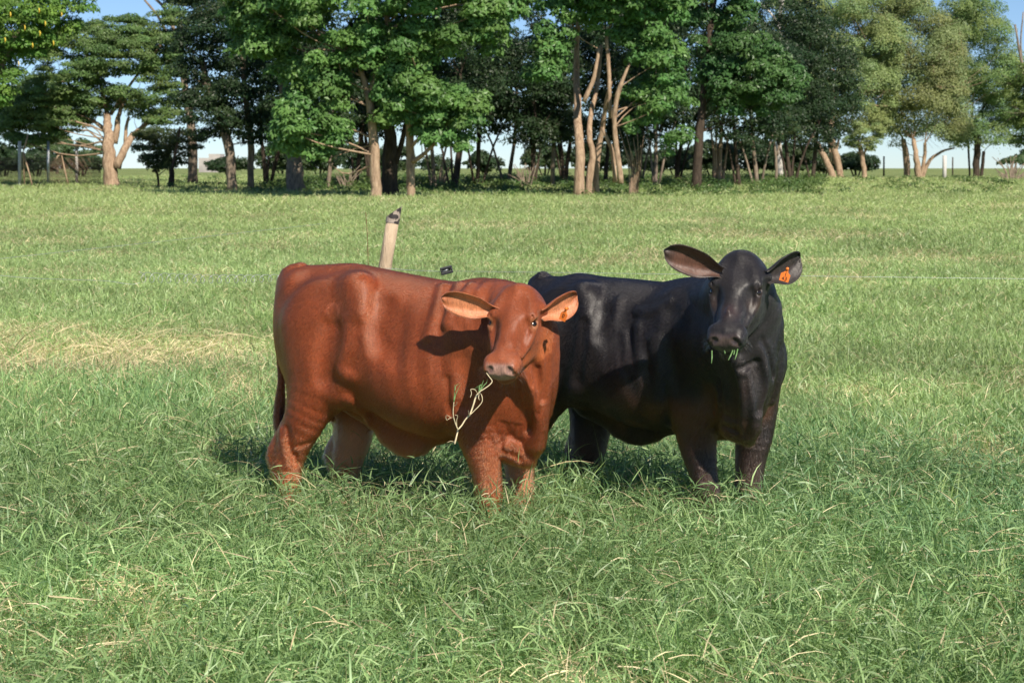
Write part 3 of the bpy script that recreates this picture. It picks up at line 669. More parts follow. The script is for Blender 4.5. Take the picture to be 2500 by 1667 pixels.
def blades(base, az, elev, length, width, bend, col, seg=3, sway=None):
    """flat curved blades; base (n,3); az, elev in radians; returns V, loops, starts, totals, C"""
    n = len(base); H = np.stack([np.cos(az), np.sin(az), np.zeros(n)], 1); lat = np.stack([-np.sin(az), np.cos(az), np.zeros(n)], 1)
    # twist the ribbon a little so blades do not all lie edge-on
    tw = rng.uniform(-1.2, 1.2, n)
    rows = []; p = base.copy(); e = elev.copy()
    for i in range(seg+1):
        t = i/seg; w = width*(1-t**1.6)*(.65+.35*min(1, t*4)) if i < seg else width*0
        d = H*np.cos(e)[:, None]+np.array([0, 0, 1.])*np.sin(e)[:, None]
        up = np.cross(d, lat); sd_ = lat*np.cos(tw)[:, None]+up*np.sin(tw)[:, None]
        if i < seg: rows += [p-sd_*w[:, None]*.5, p+sd_*w[:, None]*.5]
        else: rows += [p]
        p = p+d*(length/seg)[:, None]; e = e-bend/seg
    K = len(rows); V = np.stack(rows, 1).reshape(-1, 3); k = (np.arange(n)*K)[:, None]
    fl = []; tot = []
    for i in range(seg-1): fl += [2*i, 2*i+1, 2*i+3, 2*i+2]; tot.append(4)
    fl += [2*seg-2, 2*seg-1, 2*seg]; tot.append(3)
    loops = (k+np.array(fl)[None]).ravel(); totals = np.tile(tot, n); starts = np.r_[0, np.cumsum(totals)[:-1]]
    return V, loops, starts, totals, np.repeat(col, K, 0)
def merge_build(name, parts, m, smooth=True):
    Vs, Ls, Ts, Cs = [], [], [], []; off = 0
    for V, l, s_, t_, c in parts: Vs.append(V); Ls.append(l+off); Ts.append(t_); Cs.append(c); off += len(V)
    T = np.concatenate(Ts); me = fast_mesh(name, np.concatenate(Vs), np.concatenate(Ls), np.r_[0, np.cumsum(T)[:-1]], T, [m], smooth)
    set_color(me, 'Col', np.concatenate(Cs)); return me
rng = np.random.default_rng(11)
def scatter(y0, y1, dens, x_pad=1.6):
    """random points inside the strip of ground the picture can see, plus a margin"""
    A = .5556*(y1*y1-y0*y0)/2+2*x_pad*(y1-y0); n = int(A*dens)
    w0, w1 = .2778*y0+x_pad, .2778*y1+x_pad; u = rng.random(n)
    y = (-w0+np.sqrt(w0*w0+u*(w1*w1-w0*w0)))/(w1-w0)*(y1-y0)+y0
    x = rng.uniform(-1, 1, n)*(.2778*y+x_pad)
    return x, y
def field_maps(x, y):
    P = np.stack([x, y], -1)
    n1 = vnoise(P, .45, 1); n2 = vnoise(P, 1.6, 2); n3 = vnoise(P, 5.0, 3); n4 = vnoise(P, .12, 4)
    # dry trampled patch left of the red-brown calf and a paler belt behind the animals
    dry = np.exp(-(((x+3.3)/1.7)**2+((y-14.9)/2.4)**2)**1.5)*(.75+.6*n3)
    dry = np.maximum(dry, .55*sstep(n1+.35*n2, .86, 1.02)*sstep(y, 11, 14))
    dry = np.maximum(dry, .75*sstep(n2*.5+n3*.5, .62, .72)*(y < 13))
    pale = sstep(y+5.0*(n1-.5)+1.5*(n2-.5)+x*.35, 10.6, 14.6)
    return n1, n2, n3, n4, np.clip(dry, 0, 1), pale
def canopy(x, y):
    n1, n2, n3, n4, dry, pale = field_maps(x, y)
    h = (.175+.13*n2+.06*n3+.03*n1)*(1-.45*pale)*(1-.55*dry)
    d = np.exp(-(((x+3.3)/1.6)**2+((y-14.9)/2.4)**2)**2)
    return np.clip(h, .05, .3), n1, n2, n3, n4, dry, pale
def colours(n, dry, pale, n1, n3, y, xx=None):
    g0 = np.array([.165, .29, .105]); g1 = np.array([.37, .50, .21]); gb = np.array([.10, .23, .12]); st = np.array([.78, .66, .42])
    t = rng.random(n)[:, None]; c = g0*(1-t)+g1*t
    b = ((1-.6*pale)*(.15+.6*sstep(n1, .35, .7)))[:, None]*rng.random(n)[:, None]; c = c*(1-b)+gb*b
    c = c*(1-pale[:, None]*.6)+np.array([.38, .49, .21])*pale[:, None]*.6
    yel = sstep(y, 24, 60)[:, None]*.45; c = c*(1-yel)+np.array([.42, .48, .19])*yel
    s_ = rng.random(n) < (.030+.68*dry+.05*pale)
    c[s_] = st*rng.uniform(.55, 1.25, s_.sum())[:, None]
    big = .78+.5*vnoise(np.stack([xx, y], -1), .8, 21) if xx is not None else np.ones(n)
    return c*rng.uniform(.7, 1.25, n)[:, None]*big[:, None], s_
LEGS = []
def avoid(x, y):
    keep = np.ones(len(x), bool)
    for lx, ly, r in LEGS: keep &= ((x-lx)**2+(y-ly)**2) > r*r
    return keep
def make_grass():
    parts = []
    # near sward: creeping stems with short side leaves at every height
    bands = [(4.6, 7.0, 1700, 1.0, 6), (7.0, 9.6, 1400, 1.05, 6), (9.6, 13, 950, 1.25, 6), (13, 19, 460, 1.5, 5), (19, 30, 210, 2.0, 5), (30, 48, 95, 2.7, 5), (48, 75, 42, 3.8, 5), (75, 135, 12, 6., 5)]
    for (y0, y1, dens, ws, nl) in bands:
        x, y = scatter(y0, y1, dens)
        k = avoid(x, y); x, y = x[k], y[k]
        h, n1, n2, n3, n4, dry, pale = canopy(x, y); n = len(x); z = ground_z(x, y)
        h = h*(1+.25*(ws > 3)); H = h*rng.uniform(.55, 1.12, n)*np.where(rng.random(n) < .03, 1.5, 1)
        laz = rng.uniform(0, 6.283, n); lean = rng.uniform(0, .75, n)**1.3
        for j in range(nl):
            t = (j+.35+rng.random(n)*.6)/nl; t = np.clip(t, .12, 1)
            b = np.stack([x+np.cos(laz)*lean*H*t, y+np.sin(laz)*lean*H*t, z+H*t*(1-.25*lean*t)], 1)
            b[:, :2] += rng.normal(0, .012*ws**.7, (n, 2))
            az = rng.uniform(0, 6.283, n); el = rng.uniform(-.15 if y1 < 13 else .4, 1.3 if y1 < 13 else 1.5, n)
            L_ = rng.uniform(.045, .12, n)*(1-.3*pale)*ws**.45; w = rng.uniform(.0036, .0080, n)*ws**.9
            c, s_ = colours(n, dry, pale, n1, n3, y, x)
            w[s_] *= .7; L_[s_] *= 1.5; el[s_] *= .6
            parts.append(blades(b, az, el, L_, w, rng.uniform(.1, 1.3, n), c, seg=3 if ws < 1.2 else 2))
        # the stems themselves, and some long upright blades
        q = rng.random(n) < (.35 if ws < 4 else .15); m_ = q.sum()
        c, s_ = colours(m_, dry[q], pale[q], n1[q], n3[q], y[q], x[q])
        b = np.stack([x[q], y[q], z[q]], 1)
        parts.append(blades(b, laz[q], 1.5-lean[q]*.6, H[q]*rng.uniform(1.0, 1.35, m_), np.full(m_, .0035)*ws, rng.uniform(0, .9, m_), c, seg=3))
    # dry stalks lying in the sward
    x, y = scatter(4.8, 14, 60); n = len(x); h, n1, n2, n3, n4, dry, pale = canopy(x, y)
    q = rng.random(n) < (.25+.75*dry+.5*(vnoise(np.stack([x, y], -1), 2.3, 8) > .68)); x, y, h, dry = x[q], y[q], h[q], dry[q]; n = len(x)
    b = np.stack([x, y, ground_z(x, y)+h*rng.uniform(.7, 1.05, n)], 1)
    c = np.array([.66, .54, .32])*rng.uniform(.6, 1.2, n)[:, None]
    parts.append(blades(b, rng.uniform(0, 6.283, n), rng.uniform(-.15, .7, n), rng.uniform(.08, .26, n), rng.uniform(.003, .006, n), rng.uniform(-.3, 1.5, n), c, seg=3))
    # long bleached stalks lodged across the dry patch
    n = 260; x = -3.3+rng.normal(0, 1.0, n); y = 14.9+rng.normal(0, 1.5, n); b = np.stack([x, y, ground_z(x, y)+rng.uniform(.03, .14, n)], 1)
    c = np.array([.74, .62, .38])*rng.uniform(.7, 1.15, n)[:, None]
    parts.append(blades(b, rng.normal(.1, .7, n)+np.pi*(rng.random(n) < .25), rng.uniform(.1, .75, n), rng.uniform(.25, .7, n), rng.uniform(.006, .011, n), rng.uniform(.2, 1.1, n), c, seg=4))
    # coarse upright tufts
    K = 150; cx, cy = scatter(4.8, 22, 1); cx, cy = cx[:K*6], cy[:K*6]; m_ = 34; x = np.repeat(cx, m_)+rng.normal(0, .045, len(cx)*m_); y = np.repeat(cy, m_)+rng.normal(0, .045, len(cx)*m_); n = len(x)
    k = avoid(x, y); h, n1, n2, n3, n4, dry, pale = canopy(x, y); hue = np.repeat(rng.random(len(cx)), m_)[:, None]
    b = np.stack([x, y, ground_z(x, y)+h*.3], 1); c = (np.array([.20, .36, .10])*(1-hue)+np.array([.46, .60, .24])*hue)*rng.uniform(.7, 1.2, n)[:, None]
    parts.append(blades(b, rng.uniform(0, 6.283, n), rng.uniform(.8, 1.5, n), h*.6+rng.uniform(.06, .17, n), rng.uniform(.004, .0075, n)*np.where(y > 12, 1.5, 1), rng.uniform(.2, 1.5, n), c, seg=3))
    me = merge_build('grass', parts, GRASS); o = link(bpy.data.objects.new('grass', me))
    tag(o, 'green pasture grass with dry straw-coloured stalks', 'grass', kind='stuff')
for inf in (BI, KI):
    for (px_list) in (inf.get('feet', []),): LEGS += px_list
make_grass()
# ------------------------------------------------------------------ trees
LEAF = leaf_material('tree_leaf', .25, .45, .4)
def bark_material(name, c1, c2):
    m, t, b = mat(name); N = t.nodes; L = t.links
    tc = N.new('ShaderNodeTexCoord'); mp = N.new('ShaderNodeMapping'); mp.inputs['Scale'].default_value = (6, 6, 1.6); L.new(tc.outputs['Object'], mp.inputs[0])
    n = N.new('ShaderNodeTexNoise'); n.inputs['Scale'].default_value = 1.6; n.inputs['Detail'].default_value = 9; n.inputs['Roughness'].default_value = .7; L.new(mp.outputs[0], n.inputs['Vector'])
    r = N.new('ShaderNodeValToRGB'); r.color_ramp.elements[0].position = .33; r.color_ramp.elements[1].position = .66
    r.color_ramp.elements[0].color = (*c1, 1); r.color_ramp.elements[1].color = (*c2, 1); L.new(n.outputs['Fac'], r.inputs[0]); L.new(r.outputs[0], b.inputs['Base Color'])
    b.inputs['Roughness'].default_value = .85; b.inputs['Specular IOR Level'].default_value = .2
    bm = N.new('ShaderNodeBump'); bm.inputs['Strength'].default_value = .7; bm.inputs['Distance'].default_value = .06; L.new(n.outputs['Fac'], bm.inputs['Height']); L.new(bm.outputs[0], b.inputs['Normal'])
    return m
BARK_TAN = bark_material('tan_bark', (.20, .13, .085), (.52, .38, .26))
BARK_DARK = bark_material('dark_bark', (.03, .022, .017), (.10, .075, .055))
BARK_GREY = bark_material('grey_bark', (.12, .095, .075), (.34, .27, .20))
BARK_WHITE = bark_material('white_bark', (.38, .34, .30), (.72, .68, .62))
def inpoly(P, poly):
    x, y = P[:, 0], P[:, 1]; c = np.zeros(len(P), bool); n = len(poly)
    for i in range(n):
        x1, y1 = poly[i]; x2, y2 = poly[(i+1) % n]
        k = ((y1 > y) != (y2 > y)) & (x < (x2-x1)*(y-y1)/(y2-y1+1e-9)+x1); c ^= k
    return c
def edgedist(P, poly):
    d = np.full(len(P), 1e9)
    for i in range(len(poly)):
        a = np.array(poly[i], float); b = np.array(poly[(i+1) % len(poly)], float); ab = b-a
        t = np.clip(((P-a)@ab)/(ab@ab+1e-9), 0, 1); d = np.minimum(d, np.linalg.norm(P-a-t[:, None]*ab, axis=1))
    return d
def leaf_quads(p, nrm, size, col, r, aspect=.62):
    n = len(p); a = r.normal(size=(n, 3)); a -= nrm*(a*nrm).sum(1)[:, None]; a /= np.linalg.norm(a, axis=1)[:, None]+1e-9; b = np.cross(nrm, a)
    s = size[:, None]; dr = nrm*(s*.18)
    V = np.stack([p-a*s*.55, p+b*s*aspect*.5-dr, p+a*s*.55, p-b*s*aspect*.5-dr], 1).reshape(-1, 3)
    k = np.arange(n)*4; loops = (k[:, None]+np.arange(4)).ravel()
    return V, loops, k, np.full(n, 4), np.repeat(col, 4, 0)
def clumps_to_leaves(C, R, per, size, col, r, flat=.75, spread=.35):
    """leaves on the shells of irregular clumps"""
    n = len(C); cnt = np.maximum((per*(R/R.mean())**2).astype(int), 8); I = np.repeat(np.arange(n), cnt); N = len(I)
    d = r.normal(size=(N, 3)); d[:, 2] = np.abs(d[:, 2])*.9-.35*r.random(N)*0-.25*(r.random(N) < .4); d /= np.linalg.norm(d, axis=1)[:, None]
    lump = .65+.55*vnoise(d+C[I]*.7, 2.3, 5)
    rad = R[I]*lump*(1-.45*r.random(N)**2.2)
    p = C[I]+d*rad[:, None]*np.array([1, 1, flat])
    nr = d+r.normal(size=(N, 3))*spread+np.array([0, -.1, .22]); nr /= np.linalg.norm(nr, axis=1)[:, None]
    cc = col*(.82+.36*r.random(n))[I][:, None]*(.8+.4*r.random(N))[:, None]
    hue = (r.random(n)[I]-.5)[:, None]*np.array([.35, .1, 0.]); cc = cc*(1+hue)
    return leaf_quads(p, nr, size*r.uniform(.6, 1.25, N), cc, r)
def make_tree(name, label, Y, base, trunks, crowns, bark, leafcol, leaf=.14, clump=.6, per=120, thick=2.2, dens=1.0, seed=1, group=None, branches=.14, cat='tree', twigs=0, flat=.75, sub=0.0):
    """trunks: limbs as lists of (px,py,radius_px[,dY]); crowns: outlines in the same units, given their own depth"""
    r = np.random.default_rng(seed); m = Y/FPX
    bx = at(base[0], base[1], Y); O = np.array([bx[0], Y, float(ground_z(bx[0], Y))-.05])
    root = link(bpy.data.objects.new(name, None)); root.location = tuple(O); root.empty_display_size = .5
    tag(root, label, cat, group)
    g = Geo(); nodes = []
    for ti, t in enumerate(trunks):
        P = np.array([[*at(q[0], q[1], Y+(q[3] if len(q) > 3 else 0)), q[2]*m] for q in t])
        if ti == 0 or abs(t[0][1]-base[1]) < 14: P[0, 2] = min(P[0, 2], float(ground_z(P[0, 0], P[0, 1]))-.1)
        n = max(4, len(t)*3); Q = resample(P, n); amp = .10*P[:, 3].mean()
        Q[1:-1, :2] += r.normal(0, amp, (n-2, 2))
        Q[:, 3] = np.maximum(Q[:, 3], .01)
        if abs(t[0][1]-base[1]) < 14: Q[0, 3] *= 1.25
        g.tube(Q[:, :3], Q[:, 3], 10, seed+ti, .06); nodes += [tuple(q) for q in Q[n//3:]]
    C2 = []; R2 = []
    for poly in crowns:
        poly = [(float(a), float(b)+(max(b-200, 0)*.12 if Y < 135 and name not in ('scrub_bush', 'shade_tree') else 0)) for a, b in poly]; A = np.array(poly); lo = A.min(0); hi = A.max(0); rp = clump/m
        x, y = A[:, 0], A[:, 1]; area = abs(np.dot(x, np.roll(y, 1))-np.dot(y, np.roll(x, 1)))/2
        K = int(dens*area/(math.pi*rp*rp)*6.2)+3
        P = r.uniform(lo, hi, (K*8, 2)); P = P[inpoly(P, poly)][:K]; ed = edgedist(P, poly)*m
        keep = ed > clump*.45*r.random(len(P)); P, ed = P[keep], ed[keep]
        if sub > 0:                                             # open gaps between boughs
            k2 = vnoise(P*m, .9/clump*.6, seed) > sub; P, ed = P[k2], ed[k2]
        T = np.minimum(thick, .35*clump+ed*1.1); dY = -T*(1-2*r.random(len(P))**1.25)
        for (a, b), e_, dy in zip(P, ed, dY):
            q = at(a, b, Y); q = q+np.array([0, dy, 0]); C2.append(q); R2.append(clump*r.uniform(.6, 1.25)*min(1, .55+e_/clump*.5))
    C2 = np.array(C2) if C2 else np.zeros((0, 3)); R2 = np.array(R2)
    if len(nodes) and len(C2):
        Nd = np.array(nodes)
        for i in np.where(r.random(len(C2)) < branches)[0]:
            D = np.linalg.norm((Nd[:, :3]-C2[i])*[1, 1, 1.3], axis=1)+np.maximum(Nd[:, 2]-C2[i, 2]+.8, 0)*3; j = int(np.argmin(D)); a = Nd[j]
            if D[j] > 6.5: continue
            mid = a[:3]*.5+C2[i]*.5+r.normal(0, .16, 3)*D[j]*.6+np.array([0, .1*D[j], .02*D[j]]); r0 = min(a[3]*.4, .012+.008*D[j])
            g.tube(resample(np.array([a[:3], mid, C2[i]]), 6), np.linspace(r0, r0*.3, 6), 5, seed+i, .05, cap=False)
    for i in range(twigs):                                       # bare dead twigs reaching out of the foliage
        if not len(C2): break
        c = C2[r.integers(len(C2))]; d = r.normal(size=3)*[1, .6, .7]+[0, -.4, .7]; d /= np.linalg.norm(d); L_ = r.uniform(.5, 1.1)*clump*2.2
        for k in range(4):
            dd = d+r.normal(0, .35, 3); g.tube([c, c+dd*L_*.5, c+dd*L_+r.normal(0, .15, 3)], [.02*Y/110, .012*Y/110, .004], 4, i, 0, cap=False)
    g.build('trunk', bark, root, origin=None); tr = root.children[-1] if root.children else None
    ob = [c for c in bpy.data.objects if c.parent == root][0]
    ob.data.transform(Matrix.Translation(-Vector(O)))
    if len(C2):
        V, l, s_, t_, c = clumps_to_leaves(C2, R2*1.12, int(per*1.7), leaf*1.2, np.array(leafcol), r, flat)
        me = fast_mesh('crown', V-O, l, s_, t_, [LEAF], False); set_color(me, 'Col', c)
        link(bpy.data.objects.new('crown', me), root)
    return root
G1 = (.12, .235, .062); G2 = (.11, .23, .062); OLV = (.25, .32, .125); FINE = (.13, .21, .065); DARK = (.030, .060, .022)  # DARK: shade beneath and behind the big crowns put into the leaf colour
# the two broadleaf trees in the middle
make_tree('broadleaf_tree', 'large broadleaf tree behind the fence post with a pale forked trunk', 64, (919, 487),
    [[(918, 490, 14), (917, 420, 13), (913, 340, 11.5), (905, 270, 10), (897, 222, 9)], [(897, 225, 8), (886, 185, 7), (868, 130, 6, -.3)], [(903, 240, 8), (916, 190, 7.5), (930, 140, 7), (946, 85, 6.5, -.4), (942, 30, 5.5)], [(946, 90, 5), (955, -60, 4)],
     [(1004, 478, 11, .6), (1003, 420, 11, .6), (1001, 340, 10, .5), (1005, 250, 7), (1010, 170, 6)], [(1008, 395, 6, .5), (1040, 372, 5), (1075, 335, 4)], [(1004, 360, 5, .5), (1022, 340, 4), (1045, 335, 3)]],
    [[(570, -300), (540, -40), (552, 60), (560, 110), (600, 205), (672, 180), (700, 230), (650, 290), (665, 370), (735, 392), (800, 372), (842, 330), (858, 250), (850, 205), (872, 190), (915, 215), (925, 270), (900, 300), (935, 345), (960, 330), (985, 300), (1005, 305), (1020, 350), (1060, 375), (1140, 360), (1175, 300), (1195, 245), (1180, 205), (1120, 175), (1230, 150), (1270, 90), (1300, 0), (1320, -200), (1150, -380), (900, -430), (700, -400)]],
    BARK_TAN, G1, leaf=.155, clump=.50, per=95, thick=3.2, dens=1.05, seed=4, sub=.24, flat=.95)
make_tree('broadleaf_tree', 'large broadleaf tree above the black calf with tall twin trunks', 71, (1414, 470),
    [[(1414, 474, 14), (1416, 400, 12), (1412, 300, 10.5, .6), (1408, 200, 8, 2), (1410, 90, 6, 2.5), (1415, -60, 5, 2.5)], [(1438, 472, 10, .3), (1440, 420, 9, .3), (1448, 378, 8.5, .3), (1440, 340, 7, .3), (1443, 280, 6, 1), (1460, 200, 5, 2), (1468, 110, 3.5, 2.5)], [(1455, 462, 8, 1), (1458, 390, 8, 1), (1470, 315, 6, 1), (1490, 200, 5)],
     [(1517, 448, 7, -.5), (1508, 380, 6.5, -.5), (1500, 300, 6, -.5), (1507, 235, 6, -.6), (1524, 185, 4, -.7), (1550, 130, 2, -.3), (1575, 80, 1)], [(1502, 445, 5.5), (1494, 370, 5), (1470, 312, 4)], [(1425, 250, 6), (1450, 190, 5), (1462, 120, 4)], [(1490, 290, 5), (1486, 170, 5), (1480, 80, 4)]],
    [[(1300, -300), (1290, -20), (1325, 40), (1300, 110), (1270, 130), (1290, 215), (1330, 240), (1372, 225), (1385, 130), (1420, 60), (1440, 100), (1500, 105), (1540, 130), (1528, 180), (1515, 260), (1520, 320), (1560, 345), (1640, 362), (1690, 345), (1700, 250), (1680, 150), (1640, 80), (1700, 40), (1720, -100), (1690, -300), (1500, -400)]],
    BARK_TAN, G2, leaf=.155, clump=.52, per=95, thick=3.2, dens=1.05, seed=9, sub=.24, flat=.95)
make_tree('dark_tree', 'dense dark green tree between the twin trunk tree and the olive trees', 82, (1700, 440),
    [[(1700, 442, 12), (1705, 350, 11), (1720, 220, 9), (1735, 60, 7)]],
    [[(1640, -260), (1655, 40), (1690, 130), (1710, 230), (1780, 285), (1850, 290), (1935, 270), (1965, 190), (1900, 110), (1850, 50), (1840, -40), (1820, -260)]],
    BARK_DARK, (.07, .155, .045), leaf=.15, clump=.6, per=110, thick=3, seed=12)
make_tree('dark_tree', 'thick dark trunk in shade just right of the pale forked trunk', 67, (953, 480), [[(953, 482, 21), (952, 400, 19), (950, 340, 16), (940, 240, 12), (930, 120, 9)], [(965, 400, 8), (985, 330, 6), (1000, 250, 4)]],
    [[(860, 40), (1010, 30), (1100, 150), (1080, 300), (960, 320), (880, 300)]], BARK_DARK, DARK, leaf=.14, clump=.55, per=90, thick=1.5, dens=.6, seed=14)  # the trunk's shade is put into the dark bark colour
# left
make_tree('spreading_tree', 'spreading fine-leaved tree at left with thick forked pinkish trunk', 93, (272, 455),
    [[(272, 458, 18, -2.5), (270, 420, 17, -2.5), (266, 370, 15, -2.4), (263, 330, 12, -2.2), (262, 300, 10, -1.5), (262, 280, 8)], [(284, 410, 11, -2.6), (300, 372, 9, -2.6), (318, 340, 8, -2), (340, 318, 6.5), (368, 292, 5)], [(278, 350, 9), (285, 320, 8), (288, 290, 6), (300, 250, 4)], [(306, 350, 4.5), (308, 310, 4), (315, 285, 3)], [(258, 320, 7), (235, 300, 4), (200, 288, 3), (178, 280, 2.5)], [(195, 250, 3), (172, 215, 3), (165, 200, 3), (130, 205, 2)], [(262, 280, 6), (244, 200, 3.5), (200, 120, 1.5)], [(270, 280, 5), (330, 190, 3), (410, 90, 1.2)], [(115, 155, 2.5), (135, 120, 3), (175, 80, 2.5)]],
    [[(5, 300), (15, 230), (70, 180), (50, 90), (110, 70), (200, 60), (250, 45), (300, 20), (345, 40), (450, 0), (470, 110), (440, 200), (450, 280), (400, 330), (370, 300), (320, 275), (280, 270), (220, 285), (180, 270), (150, 300), (110, 352), (50, 356), (-10, 345), (-40, 250)], [(-20, 215), (225, 225), (232, 285), (185, 325), (100, 338), (40, 335), (-30, 325)]],
    BARK_TAN, FINE, leaf=.10, clump=.55, per=120, thick=2.4, dens=1.6, seed=21, flat=.6, sub=.10)
LT = make_tree('leafy_tree', 'bright green leafy tree in the upper left corner with hanging yellow pods', 84, (-40, 452),
    [[(-40, 455, 14), (-35, 330, 13), (-10, 200, 10), (40, 90, 7), (90, 0, 5)]],
    [[(-90, -180), (-120, 100), (-90, 300), (-10, 290), (50, 190), (110, 140), (185, 90), (235, 40), (240, -40), (200, -200)]], BARK_GREY, (.14, .26, .05), leaf=.12, clump=.55, per=120, thick=2.5, seed=22)
make_tree('leafy_tree', 'sparse upper branches of a tree against the sky beside the dark tree', 100, (470, 445),
    [[(470, 448, 12), (468, 330, 11), (440, 150, 7), (410, 30, 4), (370, -10, 3)], [(440, 150, 5), (385, 40, 3), (352, 0, 2.5)]],
    [[(380, -120), (400, 0), (420, 40), (480, 60), (560, 60), (580, -120)]], BARK_GREY, (.11, .15, .05), leaf=.10, clump=.5, per=110, thick=2, seed=23)
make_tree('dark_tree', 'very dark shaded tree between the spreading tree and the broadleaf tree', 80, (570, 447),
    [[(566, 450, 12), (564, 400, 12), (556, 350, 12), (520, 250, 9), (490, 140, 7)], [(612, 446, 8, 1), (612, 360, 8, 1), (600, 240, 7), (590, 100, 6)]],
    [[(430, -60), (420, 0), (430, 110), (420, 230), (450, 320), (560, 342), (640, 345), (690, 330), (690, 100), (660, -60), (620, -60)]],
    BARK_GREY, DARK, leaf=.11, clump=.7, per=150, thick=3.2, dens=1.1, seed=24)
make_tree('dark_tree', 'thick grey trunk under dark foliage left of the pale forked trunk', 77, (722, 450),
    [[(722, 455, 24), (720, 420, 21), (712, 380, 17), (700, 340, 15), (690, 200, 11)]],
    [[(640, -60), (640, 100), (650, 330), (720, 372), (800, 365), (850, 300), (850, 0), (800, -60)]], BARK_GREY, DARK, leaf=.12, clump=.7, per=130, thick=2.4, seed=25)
make_tree('small_tree', 'small dark bushy tree with a leaning bare stem right of the pinkish trunk', 88, (420, 432),
    [[(420, 436, 7), (415, 390, 6), (400, 350, 5)], [(408, 438, 3.5, -1), (425, 390, 3.5, -1), (436, 330, 3, -1), (440, 310, 2.5, -1)], [(390, 436, 3), (375, 400, 3), (345, 385, 2)]],
    [[(330, 300), (325, 350), (360, 395), (400, 405), (450, 390), (490, 350), (500, 320), (440, 290)]], BARK_DARK, (.055, .08, .025), leaf=.09, clump=.42, per=110, thick=1.6, seed=26)
# right
make_tree('olive_tree', 'olive green tree with a pale V-shaped double trunk right of the black calf', 122, (2045, 435),
    [[(2038, 438, 10, -3.4), (2022, 405, 8, -3.4), (2005, 370, 6.5, -3.2), (1985, 335, 5, -2.5)], [(2054, 438, 8, -3), (2044, 390, 8, -3), (2028, 330, 7, -3), (2030, 290, 6.5, -2), (2036, 230, 5), (2080, 170, 4), (2110, 120, 3)], [(2030, 400, 3), (2022, 340, 3), (2015, 310, 2.5)], [(2035, 400, 3), (2048, 340, 3)], [(2036, 330, 3), (2055, 315, 3), (2068, 300, 2)], [(2000, 300, 3), (1965, 292, 3)]],
    [[(1880, -120), (1870, 40), (1900, 150), (1880, 270), (1900, 330), (1960, 345), (2020, 325), (2080, 330), (2150, 320), (2190, 240), (2200, 100), (2170, -60), (2100, -160)]],
    BARK_TAN, OLV, leaf=.10, clump=.95, per=330, thick=3.8, flat=1.0, dens=1.35, seed=31, twigs=60)
make_tree('olive_tree', 'round-crowned olive tree on a low pale forked trunk at right', 124, (2243, 435),
    [[(2243, 438, 7.5, -3), (2240, 410, 7.5, -3), (2236, 375, 6, -3), (2230, 340, 5, -2)], [(2247, 432, 5), (2256, 390, 4.5), (2258, 350, 4)], [(2250, 428, 5), (2268, 395, 4.5), (2300, 370, 3), (2330, 362, 2)], [(2215, 425, 8, 2), (2212, 380, 8, 2), (2205, 340, 6, 2)]],
    [[(2130, 300), (2100, 200), (2150, 30), (2200, -60), (2300, -40), (2350, 70), (2360, 200), (2370, 320), (2300, 358), (2220, 350), (2160, 345)]],
    BARK_TAN, (.25, .30, .125), leaf=.10, clump=.95, per=330, thick=3.8, flat=1.0, dens=1.35, seed=32, twigs=40)
make_tree('olive_tree', 'olive tree on a dark trunk near the right edge reaching up to the sky', 130, (2383, 425),
    [[(2383, 430, 8), (2384, 390, 8), (2386, 350, 8), (2375, 300, 6)], [(2396, 428, 4, .5), (2402, 370, 4, .5)], [(2368, 425, 2.5, 1), (2364, 350, 2.5, 1)]],
    [[(2280, 200), (2270, 60), (2310, -20), (2380, -25), (2445, 25), (2465, 105), (2500, 150), (2500, 260), (2480, 345), (2400, 352), (2330, 345)]],
    BARK_DARK, (.20, .29, .10), leaf=.10, clump=.95, per=330, thick=3.8, flat=1.0, dens=1.35, seed=33)
make_tree('olive_tree', 'green tree cut by the right edge of the picture', 118, (2530, 432),
    [[(2530, 436, 9), (2525, 370, 8), (2515, 300, 6), (2500, 190, 4), (2478, 60, 2)], [(2500, 200, 2.5), (2492, 110, 2), (2498, 30, 1.5)]],
    [[(2440, 340), (2450, 250), (2470, 170), (2520, 140), (2620, 100), (2640, 340), (2540, 375)]], BARK_GREY, (.15, .22, .055), leaf=.115, clump=.7, per=160, thick=3, seed=34, twigs=20)
make_tree('thin_tree', 'slender pale leaning tree left of the V-shaped trunk', 120, (2109, 428),
    [[(2112, 432, 7), (2106, 390, 5.5), (2100, 355, 4)], [(2108, 380, 3), (2122, 345, 2.5)], [(2098, 375, 2.5), (2096, 340, 2.5)]],
    [[(2060, 290), (2150, 290), (2160, 340), (2110, 355), (2060, 345)]], BARK_TAN, OLV, leaf=.1, clump=.5, per=110, thick=1.2, seed=35)
make_tree('thin_tree', 'clump of thin pale upright stems right of the black calf ear', 96, (1755, 438),
    [[(1755, 442, 8), (1757, 400, 6), (1760, 340, 4.5), (1766, 270, 3), (1768, 235, 2)], [(1745, 438, 5), (1742, 370, 3), (1735, 310, 2)], [(1762, 436, 4), (1775, 360, 2.5), (1778, 320, 2)], [(1750, 436, 4), (1748, 340, 2.5), (1752, 260, 2)], [(1760, 330, 3), (1752, 280, 2)]],
    [[(1680, 200), (1760, 190), (1810, 250), (1790, 310), (1740, 330), (1690, 320)]], BARK_TAN, (.15, .2, .07), leaf=.09, clump=.5, per=100, thick=1.6, dens=.6, seed=36)
make_tree('thin_tree', 'thin dark forked tree under the dark green crown', 100, (1896, 432),
    [[(1896, 436, 4), (1895, 395, 3.5), (1890, 340, 3)], [(1897, 380, 2.5), (1908, 330, 2)]],
    [[(1840, 270), (1930, 265), (1950, 310), (1900, 335), (1840, 325)]], BARK_GREY, (.07, .10, .035), leaf=.1, clump=.5, per=100, thick=1.4, seed=37)
